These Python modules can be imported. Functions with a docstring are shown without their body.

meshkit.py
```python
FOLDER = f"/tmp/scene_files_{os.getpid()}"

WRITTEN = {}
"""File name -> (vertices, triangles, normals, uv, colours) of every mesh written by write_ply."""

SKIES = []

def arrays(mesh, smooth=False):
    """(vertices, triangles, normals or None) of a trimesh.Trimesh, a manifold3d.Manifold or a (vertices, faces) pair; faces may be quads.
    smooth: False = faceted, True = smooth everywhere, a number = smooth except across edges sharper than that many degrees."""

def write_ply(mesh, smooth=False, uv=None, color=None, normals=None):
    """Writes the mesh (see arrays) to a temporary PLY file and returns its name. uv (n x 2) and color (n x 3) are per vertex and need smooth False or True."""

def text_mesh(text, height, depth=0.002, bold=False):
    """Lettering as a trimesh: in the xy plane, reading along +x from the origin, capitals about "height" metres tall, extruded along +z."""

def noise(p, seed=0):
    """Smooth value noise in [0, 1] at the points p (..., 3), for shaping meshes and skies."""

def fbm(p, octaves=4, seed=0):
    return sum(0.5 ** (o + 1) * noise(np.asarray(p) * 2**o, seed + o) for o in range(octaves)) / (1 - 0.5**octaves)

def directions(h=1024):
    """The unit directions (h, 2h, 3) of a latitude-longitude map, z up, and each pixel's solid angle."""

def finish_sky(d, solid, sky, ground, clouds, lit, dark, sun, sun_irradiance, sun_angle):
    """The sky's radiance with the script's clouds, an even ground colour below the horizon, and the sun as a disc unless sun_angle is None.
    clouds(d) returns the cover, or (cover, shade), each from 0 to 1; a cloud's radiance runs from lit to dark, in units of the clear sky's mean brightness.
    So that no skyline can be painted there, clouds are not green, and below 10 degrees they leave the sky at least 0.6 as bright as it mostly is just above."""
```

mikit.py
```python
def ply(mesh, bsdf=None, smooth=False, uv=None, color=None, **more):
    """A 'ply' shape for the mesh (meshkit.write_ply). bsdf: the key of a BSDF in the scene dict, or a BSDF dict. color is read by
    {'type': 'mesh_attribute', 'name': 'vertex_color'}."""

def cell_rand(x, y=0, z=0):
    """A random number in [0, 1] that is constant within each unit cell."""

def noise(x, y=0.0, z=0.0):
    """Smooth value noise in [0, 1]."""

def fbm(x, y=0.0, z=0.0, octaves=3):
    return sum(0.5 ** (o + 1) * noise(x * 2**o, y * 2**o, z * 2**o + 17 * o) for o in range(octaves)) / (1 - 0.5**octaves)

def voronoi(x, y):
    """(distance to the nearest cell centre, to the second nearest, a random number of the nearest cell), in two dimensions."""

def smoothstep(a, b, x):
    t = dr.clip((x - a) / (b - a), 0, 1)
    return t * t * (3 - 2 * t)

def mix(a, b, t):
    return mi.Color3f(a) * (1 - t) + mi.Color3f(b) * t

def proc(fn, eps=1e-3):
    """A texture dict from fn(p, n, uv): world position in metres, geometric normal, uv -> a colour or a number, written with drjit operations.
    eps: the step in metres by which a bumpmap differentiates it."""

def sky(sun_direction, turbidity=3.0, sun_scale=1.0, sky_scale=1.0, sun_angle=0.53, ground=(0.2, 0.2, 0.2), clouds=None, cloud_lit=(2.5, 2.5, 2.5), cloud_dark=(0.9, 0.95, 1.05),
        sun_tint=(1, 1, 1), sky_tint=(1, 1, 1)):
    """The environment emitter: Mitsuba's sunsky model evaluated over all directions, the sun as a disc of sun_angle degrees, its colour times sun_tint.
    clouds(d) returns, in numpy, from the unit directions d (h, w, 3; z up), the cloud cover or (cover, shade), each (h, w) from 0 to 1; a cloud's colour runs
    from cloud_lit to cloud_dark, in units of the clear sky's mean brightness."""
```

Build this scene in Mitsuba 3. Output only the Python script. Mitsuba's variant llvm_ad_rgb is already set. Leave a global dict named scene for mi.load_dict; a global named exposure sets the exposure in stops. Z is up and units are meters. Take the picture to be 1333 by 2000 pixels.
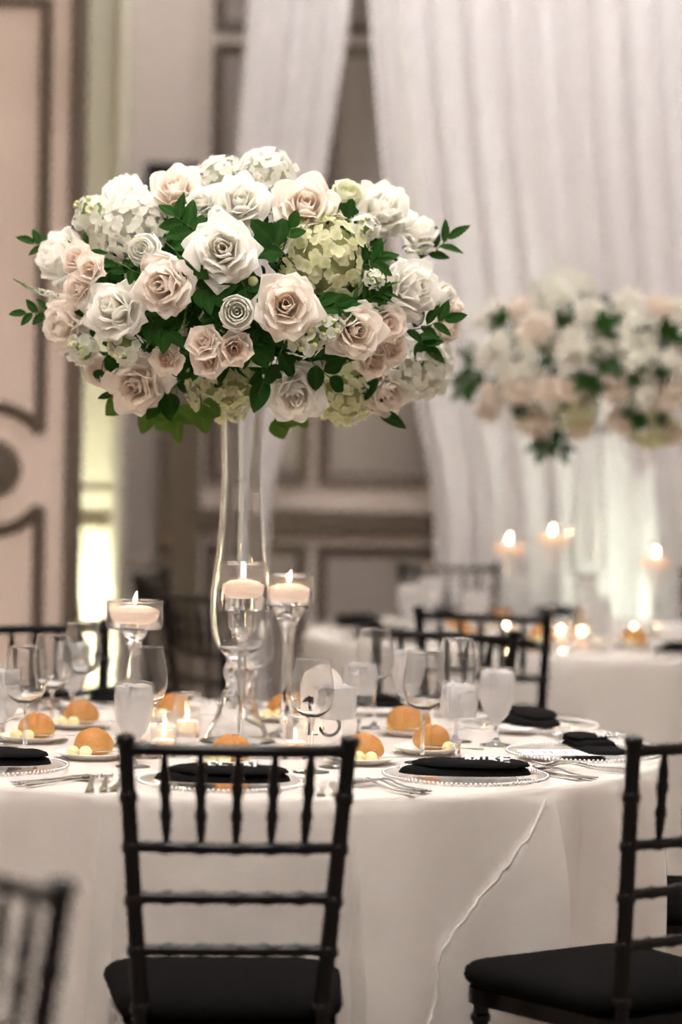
import math, random
import numpy as np, trimesh, mitsuba as mi, mikit, meshkit
from mikit import ply, proc, noise, fbm, smoothstep, mix
from shapely.geometry import Polygon, Point, LineString, box as sbox
from shapely.ops import unary_union

T = mi.ScalarTransform4f
random.seed(7)
rng = np.random.RandomState(7)
scene, labels = {}, {}

# ------------------------------------------------------------------ camera, light, exposure
EYE = (0.0, 0.0, 1.466)
PITCH, ROLL = math.atan(192 / 5700), 0.02
scene['camera'] = {
    'type': 'thinlens', 'fov': math.degrees(2 * math.atan(666.5 / 5700)), 'fov_axis': 'x',
    'aperture_radius': 0.028, 'focus_distance': 5.75, 'near_clip': 0.1, 'far_clip': 100.0,
    'to_world': T().look_at(origin=EYE, target=(0, math.cos(PITCH), EYE[2] - math.sin(PITCH)),
                            up=(-math.sin(ROLL), 0, math.cos(ROLL)))}
exposure = 4.9
FRONT = (5.5, 5.46, 5.42)          # radiance of the lamp added before the near table for frontal light
LAMP = (3.05, 2.99, 2.92)         # the two lamps added above the near table to brighten its flowers
BACK = (1.0, .99, .98)         # the two lamps added above the far table for its flowers
WASH = (.165, .171, .186)        # spot lamps that wash the drapery from the ceiling
UP_L = (.46, .47, .345)        # uplight beside the panelled pier
UP_R = (.20, .23, .185)        # uplight behind the drapery
FLAME = (6.0, 3.8, 1.7)


# ------------------------------------------------------------------ helpers
def mat(*rows):
    return np.array(rows, float)


def tr(x, y, z=0.0):
    m = np.eye(4); m[:3, 3] = (x, y, z); return m


def rz(deg):
    a = math.radians(deg); m = np.eye(4); m[0, 0] = m[1, 1] = math.cos(a); m[0, 1] = -math.sin(a); m[1, 0] = math.sin(a); return m


def rx(deg):
    a = math.radians(deg); m = np.eye(4); m[1, 1] = m[2, 2] = math.cos(a); m[1, 2] = -math.sin(a); m[2, 1] = math.sin(a); return m


def ry(deg):
    a = math.radians(deg); m = np.eye(4); m[0, 0] = m[2, 2] = math.cos(a); m[0, 2] = math.sin(a); m[2, 0] = -math.sin(a); return m


def sc(s, t=None, u=None):
    return np.diag([s, s if t is None else t, s if u is None else u, 1.0])


def frame(zaxis, spin=0.0):
    z = np.array(zaxis, float); z /= np.linalg.norm(z)
    x = np.cross([0, 0, 1], z) if abs(z[2]) < 0.95 else np.cross([0, 1, 0], z)
    x /= np.linalg.norm(x); m = np.eye(4); m[:3, 0] = x; m[:3, 1] = np.cross(z, x); m[:3, 2] = z
    return m @ rz(spin)


def numbered(name):
    if name not in used: used[name] = 0; return name
    used[name] += 1; return f'{name}_{used[name]:03d}'


used = {}


class Kit:
    """The parts of a thing: (relative key, shape dict). An empty relative key is the thing's own mesh."""
    def __init__(self): self.parts, self.names, self.said = [], {}, {}

    def add(self, rel, shape, M=None, label=None):
        if rel in self.names:
            self.names[rel] += 1; rel = f'{rel}_{self.names[rel]:03d}'
        else: self.names[rel] = 0
        self.parts.append((rel, shape, np.eye(4) if M is None else M))
        if label: self.said[rel] = label
        return rel

    def merge(self, other, M=None):
        for rel, s, m in other.parts: self.add(rel.rstrip('_0123456789') if rel[-3:].isdigit() else rel, s, m if M is None else M @ m)


def put(name, kit, M=None, label=None, cat=None, group=None, kind=None):
    key = numbered(name); M = np.eye(4) if M is None else M
    for rel, s, m in kit.parts:
        k = key if rel == '' else key + '__' + rel
        scene[k] = {**s, 'to_world': T(M @ m)}
        if rel in kit.said: labels[k] = {'label': kit.said[rel]}
    d = labels.setdefault(key, {})
    for a, b in (('label', label), ('category', cat), ('group', group), ('kind', kind)):
        if b: d[a] = b
    return key


def one(name, shape, M=None, **more):
    k = Kit(); k.add('', shape); return put(name, k, M, **more)


def struct(name, shape, label=None, M=None):
    scene[name] = {**shape, 'to_world': T(np.eye(4) if M is None else M)}
    if '__' not in name: labels[name] = {'kind': 'structure', **({'label': label} if label else {})}


def grid(P, wrap=False, close=False):
    """(vertices, faces) of the points P[i, j]; wrap joins the j ends, close joins the i ends; a quad's normal is d/dj x d/di."""
    P = np.asarray(P, float); a, b = P.shape[:2]
    i, j = np.meshgrid(np.arange(a if close else a - 1), np.arange(b if wrap else b - 1), indexing='ij')
    i, j = i.ravel(), j.ravel(); i2, j2 = (i + 1) % a, (j + 1) % b
    f = np.vstack([np.stack([i * b + j, i * b + j2, i2 * b + j2], 1), np.stack([i * b + j, i2 * b + j2, i2 * b + j], 1)])
    return P.reshape(-1, 3), f


def lathe(prof, n=40, close=False):
    p = np.array(prof, float); a = np.arange(n) * 2 * np.pi / n
    P = np.stack([p[:, :1] * np.cos(a), p[:, :1] * np.sin(a), np.repeat(p[:, 1:2], n, 1)], -1)
    v, f = grid(P, True, close)
    m = trimesh.Trimesh(v, f, process=False); m.merge_vertices(digits_vertex=7)
    m.update_faces(m.nondegenerate_faces()); return m


def spline(pts, n):
    """A smooth run of n points through the control points."""
    from scipy.interpolate import PchipInterpolator
    p = np.array(pts, float); d = np.r_[0, np.cumsum(np.linalg.norm(np.diff(p, axis=0), axis=1))]
    t = np.linspace(0, d[-1], n)
    return np.stack([PchipInterpolator(d, p[:, k])(t) for k in range(p.shape[1])], 1)


def tube(path, rad, n=10, caps=True):
    p = np.array(path, float); m = len(p); rad = np.broadcast_to(np.asarray(rad, float), (m,))
    t = np.gradient(p, axis=0); t /= np.linalg.norm(t, axis=1, keepdims=True) + 1e-12
    x = np.cross(t[0], [0, 0, 1] if abs(t[0][2]) < 0.9 else [1, 0, 0]); x /= np.linalg.norm(x)
    a = np.arange(n) * 2 * np.pi / n; rows = []
    for k in range(m):
        x = x - t[k] * (x @ t[k]); x /= np.linalg.norm(x); y = np.cross(t[k], x)
        rows.append(p[k] + rad[k] * (np.cos(a)[:, None] * x + np.sin(a)[:, None] * y))
    if caps: rows = [np.repeat(p[:1], n, 0)] + rows + [np.repeat(p[-1:], n, 0)]
    v, f = grid(np.array(rows), True)
    g = trimesh.Trimesh(v, f, process=False); g.merge_vertices(digits_vertex=7); g.update_faces(g.nondegenerate_faces()); return g


def boxm(x0, x1, y0, y1, z0, z1, bev=0.0):
    if bev <= 0:
        m = trimesh.creation.box((x1 - x0, y1 - y0, z1 - z0)); m.apply_translation(((x0 + x1) / 2, (y0 + y1) / 2, (z0 + z1) / 2)); return m
    pts = []
    for sx, a in ((1, x0), (-1, x1)):
        for sy, b in ((1, y0), (-1, y1)):
            for sz, c in ((1, z0), (-1, z1)):
                pts += [(a + sx * bev, b + sy * bev, c), (a + sx * bev, b, c + sz * bev), (a, b + sy * bev, c + sz * bev)]
    return trimesh.convex.convex_hull(np.array(pts))


def cat(ms): return trimesh.util.concatenate(ms)


def moved(m, M): m = m.copy(); m.apply_transform(M); return m


def shape2(poly, depth):
    return cat([trimesh.creation.extrude_polygon(g, depth, engine='earcut') for g in getattr(poly, 'geoms', [poly])])


# ------------------------------------------------------------------ materials
def rgb(*c): return {'type': 'rgb', 'value': list(c)}


def two(b): return {'type': 'twosided', 'bsdf': b}


VC = {'type': 'mesh_attribute', 'name': 'vertex_color'}
scene['m_wall'] = two({'type': 'principled', 'base_color': proc(lambda p, n, uv: mix((.50, .43, .385), (.54, .465, .415), fbm(p.x * 3, p.y * 3, p.z * 3))), 'roughness': .7, 'specular': .3})
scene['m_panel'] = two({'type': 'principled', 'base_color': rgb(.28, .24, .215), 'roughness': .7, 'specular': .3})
scene['m_blush_wall'] = two({'type': 'principled', 'base_color': proc(lambda p, n, uv: mix((.56, .455, .395), (.60, .49, .425), fbm(p.x * 4, p.y * 4, p.z * 4))), 'roughness': .65, 'specular': .3})
scene['m_cream_wall'] = two({'type': 'principled', 'base_color': rgb(.58, .54, .44), 'roughness': .7, 'specular': .3})
scene['m_trim'] = two({'type': 'principled', 'base_color': rgb(.10, .073, .052), 'roughness': .5, 'specular': .4})
scene['m_door'] = two({'type': 'principled', 'base_color': rgb(.125, .098, .068), 'roughness': .5, 'specular': .4})
scene['m_ceiling'] = two({'type': 'diffuse', 'reflectance': rgb(.52, .50, .48)})
scene['m_carpet'] = two({'type': 'diffuse', 'reflectance': proc(lambda p, n, uv: mix((.16, .13, .11), (.26, .22, .18), fbm(p.x * 8, p.y * 8, 0)))})
scene['m_drape'] = {'type': 'principledthin', 'base_color': rgb(.80, .765, .755), 'roughness': .9, 'diff_trans': .5, 'eta': 1.3}
scene['m_cloth'] = two({'type': 'bumpmap', 'arbitrary': proc(lambda p, n, uv: noise(p.x * 900, p.y * 900, p.z * 900), 4e-4), 'scale': .00012,
                        'bsdf': {'type': 'principled', 'base_color': rgb(.53, .50, .47), 'roughness': .8, 'specular': .15}})
scene['m_lacquer'] = two({'type': 'principled', 'base_color': rgb(.0022, .002, .002), 'roughness': .13, 'specular': .22})
scene['m_cushion'] = two({'type': 'principled', 'base_color': rgb(.0045, .0044, .0046), 'roughness': .9, 'specular': .04})
scene['m_napkin'] = two({'type': 'principled', 'base_color': rgb(.006, .006, .0065), 'roughness': .8, 'specular': .06})
scene['m_glass'] = {'type': 'dielectric', 'int_ior': 1.5, 'ext_ior': 1.0}
scene['m_water'] = {'type': 'dielectric', 'int_ior': 1.33, 'ext_ior': 1.0}
scene['m_skin'] = {'type': 'thindielectric', 'int_ior': 1.5}
scene['m_ice'] = {'type': 'bumpmap', 'arbitrary': proc(lambda p, n, uv: fbm(p.x * 70, p.y * 70, p.z * 120), 6e-4), 'scale': .0022,
                  'bsdf': {'type': 'principledthin', 'base_color': rgb(.90, .895, .90), 'roughness': .2, 'diff_trans': 1.25, 'spec_trans': proc(lambda p, n, uv: .18 + .6 * smoothstep(.38, .68, fbm(p.x * 60, p.y * 60, p.z * 110))), 'eta': 1.31}}
scene['m_metal'] = {'type': 'principled', 'base_color': rgb(.66, .64, .62), 'metallic': 1.0, 'roughness': .12}
scene['m_metal'] = two(scene['m_metal'])
scene['m_bead'] = two({'type': 'principled', 'base_color': rgb(.86, .84, .83), 'metallic': 1.0, 'roughness': .12})
scene['m_china'] = two({'type': 'principled', 'base_color': rgb(.80, .77, .72), 'roughness': .15, 'specular': .5})
scene['m_butter'] = two({'type': 'principled', 'base_color': rgb(.88, .80, .46), 'roughness': .45, 'specular': .4})
scene['m_bread'] = two({'type': 'principled', 'base_color': VC, 'roughness': .45, 'specular': .4})
scene['m_paper'] = two({'type': 'diffuse', 'reflectance': rgb(.86, .83, .81)})
scene['m_ink'] = two({'type': 'diffuse', 'reflectance': rgb(.035, .032, .032)})
scene['m_acrylic'] = two({'type': 'principled', 'base_color': rgb(.66, .64, .64), 'metallic': .3, 'roughness': .3})
scene['m_wax'] = {'type': 'principledthin', 'base_color': rgb(.93, .83, .75), 'roughness': .5, 'diff_trans': .7, 'eta': 1.4}
scene['m_black'] = two({'type': 'principled', 'base_color': rgb(.01, .01, .01), 'roughness': .5})
scene['m_petal'] = {'type': 'principledthin', 'base_color': VC, 'roughness': .65, 'diff_trans': 1.0, 'eta': 1.3}
scene['m_leaf'] = {'type': 'principledthin', 'base_color': VC, 'roughness': .38, 'diff_trans': .45, 'eta': 1.45}
scene['m_pistil'] = two({'type': 'diffuse', 'reflectance': rgb(.55, .58, .30)})
scene['m_brass'] = two({'type': 'principled', 'base_color': rgb(.25, .16, .08), 'metallic': .8, 'roughness': .35})


def emit(c, w=1.0): return {'type': 'area', 'radiance': rgb(*c), 'sampling_weight': w}


# ------------------------------------------------------------------ room
X0, X1, Y0, Y1, H = -3.6, 4.6, -3.0, 11.3, 4.6
struct('floor', ply(boxm(X0, X1, Y0, Y1, -.05, 0), 'm_carpet'))
struct('ceiling', ply(boxm(X0, X1, Y0, Y1, H, H + .05), 'm_ceiling'))
struct('wall_left', ply(boxm(X0 - .1, X0, Y0, Y1, 0, H), 'm_wall'))
struct('wall_right', ply(boxm(X1, X1 + .1, Y0, Y1, 0, H), 'm_wall'))
struct('wall_front', ply(boxm(X0, X1, Y0 - .1, Y0, 0, H), 'm_wall'))
struct('wall_back', ply(boxm(-.86, X1, Y1, Y1 + .1, 0, H), 'm_wall'), 'taupe panelled wall between and behind the white drapes')
struct('wall_niche', ply(boxm(X0, -.86, Y1, Y1 + .1, 0, H), 'm_cream_wall'), 'narrow cream strip of wall glowing from an uplight beside the panelled pier')


def moulding(holder, x0, x1, z0, z1, y, w=.042, d=.028, m='m_trim'):
    """Four mitred bars round a rectangle on a wall facing -y, each a part of its own."""
    for (a, b, axis) in (((x0, z0), (x1, z0), 0), ((x0, z1), (x1, z1), 0), ((x0, z0), (x0, z1), 1), ((x1, z0), (x1, z1), 1)):
        L = (b[0] - a[0]) if axis == 0 else (b[1] - a[1])
        pr = [(-w / 2, 0), (-w / 2, d * .5), (-w * .3, d), (w * .05, d * .8), (w * .3, d * .45), (w / 2, d * .35), (w / 2, 0)]
        flip = 1 if (axis == 0 and a[1] == z0) or (axis == 1 and a[0] == x0) else -1
        rows = []
        for s, t in ((-1, a), (1, b)):
            row = []
            for q, h in pr:
                e = (w / 2 + q) * s * -1 + w / 2 * s  # mitre
                row.append((t[0] + (e if axis == 0 else q * flip), y - h, t[1] + (q * flip if axis == 0 else e)))
            rows.append(row)
        v, f = grid(np.array(rows))
        k = numbered(holder + '__moulding')
        scene[k] = ply(trimesh.Trimesh(v, f, process=False), m)


def bar(holder, name, m, *b, bev=.006):
    scene[numbered(holder + '__' + name)] = ply(boxm(*b, bev), m)


# wall panels: a raised stile-and-rail wall with framed panels (panel fields are darker)
for x0, x1 in ((-.505, -.148), (-.072, .78), (.86, 1.7), (1.78, 2.6)):
    for z0, z1 in ((1.21, 2.86), (.14, .935), (2.95, 4.3)):
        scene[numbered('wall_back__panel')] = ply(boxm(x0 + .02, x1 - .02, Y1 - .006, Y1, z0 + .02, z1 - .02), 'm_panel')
        moulding('wall_back', x0, x1, z0, z1, Y1)
bar('wall_back', 'chair_rail', 'm_trim', -.60, X1, Y1 - .05, Y1, 1.005, 1.085)
bar('wall_back', 'chair_rail', 'm_wall', -.60, X1, Y1 - .03, Y1, 1.085, 1.13)
bar('wall_back', 'baseboard', 'm_trim', -.60, X1, Y1 - .03, Y1, 0, .12)
# corner post beside the niche and the service door
bar('wall_niche', 'corner_post', 'm_cream_wall', -.872, -.840, Y1 - .26, Y1, 0, H)
bar('wall_niche', 'chair_rail', 'm_cream_wall', -1.35, -.872, Y1 - .012, Y1, 1.065, 1.15, bev=.003)
bar('wall_niche', 'chair_rail', 'm_trim', -1.35, -.872, Y1 - .020, Y1, 1.005, 1.065, bev=.004)
struct('door_1', ply(boxm(-.68, -.545, Y1 - .05, Y1, 0, 2.1, .004), 'm_door'), 'narrow brown service door beside the drape')
bar('door_1', 'frame', 'm_door', -.70, -.68, Y1 - .07, Y1, 0, 2.12)
bar('door_1', 'frame', 'm_door', -.70, -.53, Y1 - .07, Y1, 2.10, 2.14)
scene['door_1__knob'] = ply(moved(trimesh.creation.icosphere(2, .022), tr(-.672, Y1 - .085, .965)), 'm_brass', smooth=True)
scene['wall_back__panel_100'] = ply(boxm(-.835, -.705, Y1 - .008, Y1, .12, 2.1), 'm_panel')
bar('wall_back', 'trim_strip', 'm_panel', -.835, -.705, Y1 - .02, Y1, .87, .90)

# the panelled pier with its roundel
PY = 9.6
struct('wall_pier', ply(boxm(-2.6, -.886, PY, PY + .22, 0, H, .004), 'm_blush_wall'), 'blush painted panelled pier with brown mouldings and a round medallion')
bar('wall_pier', 'edge_moulding', 'm_trim', -.912, -.876, PY - .03, PY + .24, 0, H, bev=.008)
CX, CZ, CR = -1.155, 1.263, .205


def arc_bar(path, w=.040, d=.028, y=PY):
    p = np.array(path, float); t = np.gradient(p, axis=0); t /= np.linalg.norm(t, axis=1, keepdims=True); nrm = np.stack([-t[:, 1], t[:, 0]], 1)
    pr = [(-w / 2, 0), (-w / 2, d * .6), (-w * .25, d), (w * .1, d * .8), (w * .3, d * .4), (w / 2, d * .35), (w / 2, 0)]
    P = np.array([[(a[0] + n[0] * q, y - h, a[1] + n[1] * q) for q, h in pr] for a, n in zip(p, nrm)])
    v, f = grid(P); return trimesh.Trimesh(v, f, process=False)


VX = -.994
th = math.acos((VX - CX) / CR)
zz = CR * math.sin(th)
arc = lambda a, b, r, n=24: [(CX + r * math.cos(q), CZ + r * math.sin(q)) for q in np.linspace(a, b, n)]
for path in ([(VX, z) for z in np.linspace(2.80, CZ + zz, 8)] + arc(th, math.pi - th, CR), [(VX, z) for z in np.linspace(.15, CZ - zz, 8)] + arc(-th, -math.pi + th, CR),
             [(2 * CX - VX, z) for z in np.linspace(2.80, CZ + zz, 8)], [(2 * CX - VX, z) for z in np.linspace(.15, CZ - zz, 8)],
             [(x, 2.80) for x in np.linspace(2 * CX - VX, VX, 8)], [(x, .15) for x in np.linspace(2 * CX - VX, VX, 8)]):
    scene[numbered('wall_pier__moulding')] = ply(arc_bar(path), 'm_trim', smooth=40)
scene['wall_pier__medallion'] = ply(moved(lathe([(0, .0), (.10, .0), (.092, .02), (.075, .022), (.07, .012), (.05, .014), (.035, .022), (0, .028)], 40), tr(CX, PY, CZ) @ rx(90)), 'm_trim', smooth=35)
for k in range(12):
    a = k * math.pi / 6
    scene[numbered('wall_pier__medallion__ray')] = ply(moved(trimesh.creation.icosphere(1, 1.0), tr(CX + .058 * math.cos(a), PY - .018, CZ + .058 * math.sin(a)) @ ry(-math.degrees(a)) @ sc(.014, .008, .006)), 'm_trim', smooth=True)

# black loudspeaker on the wall above the arrangement
k = Kit()
k.add('cabinet', ply(boxm(-.765, -.56, Y1 - .26, Y1 - .03, 2.0, 2.40, .01), 'm_black'))
k.add('grille', ply(boxm(-.755, -.57, Y1 - .27, Y1 - .26, 2.02, 2.38, .003), 'm_cushion'))
k.add('bracket', ply(boxm(-.69, -.63, Y1 - .04, Y1, 2.1, 2.3, .004), 'm_black'))
put('wall_speaker', k, label='black box loudspeaker on the wall, one corner showing above the flowers', cat='loudspeaker')


# drapes
def drape(name, left, right, zs, y, n, amp, folds, seed, label, thick=0.0):
    r = np.random.RandomState(seed); s = np.linspace(0, 1, n)
    ph = np.cumsum(np.abs(r.normal(1, .45, n))); ph = ph / ph[-1] * folds * 2 * np.pi
    a = .55 + .45 * np.interp(s, np.linspace(0, 1, 14), r.rand(14)); b = r.rand(8) * 6
    z = np.linspace(zs[0], zs[1], 90); P = np.zeros((90, n, 3))
    L, R = (np.interp(z, [q[1] for q in e[::-1]], [q[0] for q in e[::-1]]) for e in (left, right))
    from scipy.ndimage import gaussian_filter1d
    L, R = gaussian_filter1d(L, 3, mode='nearest'), gaussian_filter1d(R, 3, mode='nearest')
    for i in range(90):
        f = np.sin(ph + .5 * math.sin(z[i] * 1.7 + b[0])) + .45 * np.sin(ph * 2.3 + b[1] + .4 * z[i]) + .35 * np.sin(ph * .37 + b[2])
        P[i, :, 0] = L[i] + (R[i] - L[i]) * s + .25 * amp * np.cos(ph)
        P[i, :, 1] = y + amp * a * f
        P[i, :, 2] = z[i]
    v, f = grid(P)
    one(name, ply((v, f), 'm_drape', smooth=True), label=label, cat='curtain')


drape('drape', [(-.385, 4.45), (-.392, 3.0), (-.434, 2.43), (-.446, 2.05), (-.435, 1.28), (-.40, 1.16), (-.40, .02)], [(.06, 4.45), (.012, 3.0), (-.077, 2.384), (-.157, 1.555), (-.247, 1.226), (-.272, 1.13), (-.26, .02)],
      (.02, 4.45), 11.0, 420, .026, 5.5, 3, 'white drape gathered aside behind the tall arrangement, the narrower of the two')
drape('drape', [(.00, 4.45), (.055, 3.0), (.114, 2.445), (.226, 1.679), (.325, 1.26), (.349, 1.17), (.357, .02)], [(2.9, 4.45), (2.9, .02)],
      (.02, 4.45), 10.97, 1300, .034, 19, 8, 'wide sheer white drape hanging in folds behind the far table')

# uplights, and drum lamps added out of view
k = Kit()
k.add('housing', ply(lathe([(0, 0), (.06, 0), (.06, .14), (.052, .14), (.05, .1), (0, .1)], 24), 'm_black', smooth=30))
k.add('lens', ply(lathe([(.05, .11), (0, .11)], 24), 'm_paper', emitter=emit((.8, .82, .6), .05)))
put('uplight', k, tr(-.985, 11.05, 0), label='black floor uplight throwing light up the cream niche wall', cat='uplight')
scene['niche_light'] = {'type': 'spot', 'intensity': rgb(*UP_L), 'cutoff_angle': 50, 'beam_width': 25, 'to_world': T().look_at(origin=(-.985, 10.98, .2), target=(-.985, 11.3, 1.9), up=(0, 1, 0))}
put('uplight', k, tr(1.27, 10.60, 0), label='black floor uplight hidden behind the far table before the drape', cat='uplight')
scene['drape_light'] = {'type': 'spot', 'intensity': rgb(*UP_R), 'cutoff_angle': 38, 'beam_width': 12, 'to_world': T().look_at(origin=(1.27, 10.50, .16), target=(1.22, 10.97, 1.35), up=(1, 0, 0))}
for x, y, z, w in ((0, 1.6, 3.6, 7.0), (-1.0, 4.7, 2.95, 9.0), (.60, 4.7, 2.95, 9.0), (-.4, 8.2, 2.95, 4.0), (1.5, 8.2, 2.95, 4.0)):  # invented drum lamps, placed and shaded to light flowers and cloths
    k = Kit()
    k.add('shade', ply(lathe([(.65, 0), (.65, .60), (.64, .60), (.64, .0)], 40), 'm_paper', smooth=30))
    k.add('diffuser', ply(lathe([(.64, .56), (0, .56)], 40), 'm_paper', emitter=emit(FRONT if y < 3 else LAMP if y < 6 else BACK, w)))
    k.add('hanging_rod', ply(tube([(0, 0, .57), (0, 0, H - z)], .012, 8), 'm_brass'))
    put('added_drum_lamp', k, tr(x, y, z), label='added unseen drum lamp ' + ('short of the near table' if y < 3 else ('over the near table, ' if y < 6 else 'over the far table, ') + ('panelled wall side' if x < 0 else 'drapery side')), cat='lamp', group='added drum lamps lighting the tables')
for x in (-.6, .7, 2.0):
    n_ = numbered('wash_light')
    scene[n_] = {'type': 'spot', 'intensity': rgb(*WASH), 'cutoff_angle': 50, 'beam_width': 20, 'to_world': T().look_at(origin=(x, 9.5, 4.5), target=(x, 11.0, 2.75), up=(1, 0, 0))}

# ------------------------------------------------------------------ tables
T1, T2, TZ, TR = (-.212, 6.22), (.80, 9.45), .76, .914
DIAG = ([0, .34, .387, .462, .526, .616, .757], [20, 24.2, 25.3, 25.8, 29.1, 34.7, 42.2])


from scipy.interpolate import PchipInterpolator
DIAG_AT = PchipInterpolator(*DIAG)
HEM = []


def cloth(n, rows, seed, hem, tucks=()):
    r = np.random.RandomState(seed); a = np.arange(n) * 2 * np.pi / n; deg = np.degrees((a + np.pi) % (2 * np.pi) - np.pi)
    P = [np.stack([q * np.sin(a), -q * np.cos(a), np.full(n, TZ)], 1) for q in np.r_[1e-5, np.linspace(.15, TR - .02, 6)]]
    for e in np.linspace(15, 80, 5):
        e = math.radians(e); q = TR - .016 + .016 * math.sin(e); P.append(np.stack([q * np.sin(a), -q * np.cos(a), np.full(n, TZ - .016 + .016 * math.cos(e))], 1))
    ph = r.rand(8) * 6.28; fold = .5 * np.cos(7 * a + ph[0]) + .6 * np.cos(10 * a + ph[1]) + .5 * np.cos(15 * a + ph[2]) + .35 * np.cos(23 * a + ph[3]) + .2 * np.cos(37 * a + ph[4])
    calm = 1 - .5 * np.exp(-((deg - 2) / 22) ** 2) if hem else 1.0
    for z in np.linspace(TZ - .02, .005, rows):
        t = (TZ - z) / TZ
        q = TR + .055 * t ** .8 + .036 * t ** .7 * fold * calm + .004 * t * np.cos(61 * a + 3 * z)
        if hem:
            d0 = float(DIAG_AT(z)); x = deg - d0; s = np.clip(x / .32, 0, 1); s = s * s * (3 - 2 * s)
            q = q + .0065 * s * np.exp(-np.clip(x, 0, 60) / 22) * min(1, t * 8)
            for c0, c1, am, w in ((-13.6, -15.5, .016, 1.1), (43.2, 43.4, .030, 1.7), (55.2, 56.2, .034, 1.5), (48.5, 50, -.020, 3.0), (66, 68, .034, 2.0), (16, 10, .012, 4), (-24, -28, -.016, 5), (24, 20, -.014, 4)):
                cc = c0 + (c1 - c0) * t; q = q + am * np.exp(-np.abs(deg - cc) / w) * min(1, t * 4) * (1.0 if cc > d0 or cc < 20 else .0)
        for c, rc in tucks:
            dd = np.abs((deg - c + 180) % 360 - 180); lim = rc - .245 + np.clip(dd - 13.5, 0, 90) * .035; u = np.clip((TZ - .01 - z) / .22, 0, 1); u = u * u * (3 - 2 * u)
            over = np.clip(q - lim, 0, None); q = q - over * u
        P.append(np.stack([q * np.sin(a), -q * np.cos(a), np.full(n, z)], 1))
        if hem: i_ = int(np.argmin(np.abs(deg - float(DIAG_AT(z)) - .2))); HEM.append(P[-1][i_] * [1.0008, 1.0008, 1])
    P.append(P[-1] + [0, 0, -.002])
    v, f = grid(np.array(P), True)
    return ply((v, f[:, ::-1]), 'm_cloth', smooth=True)


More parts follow.
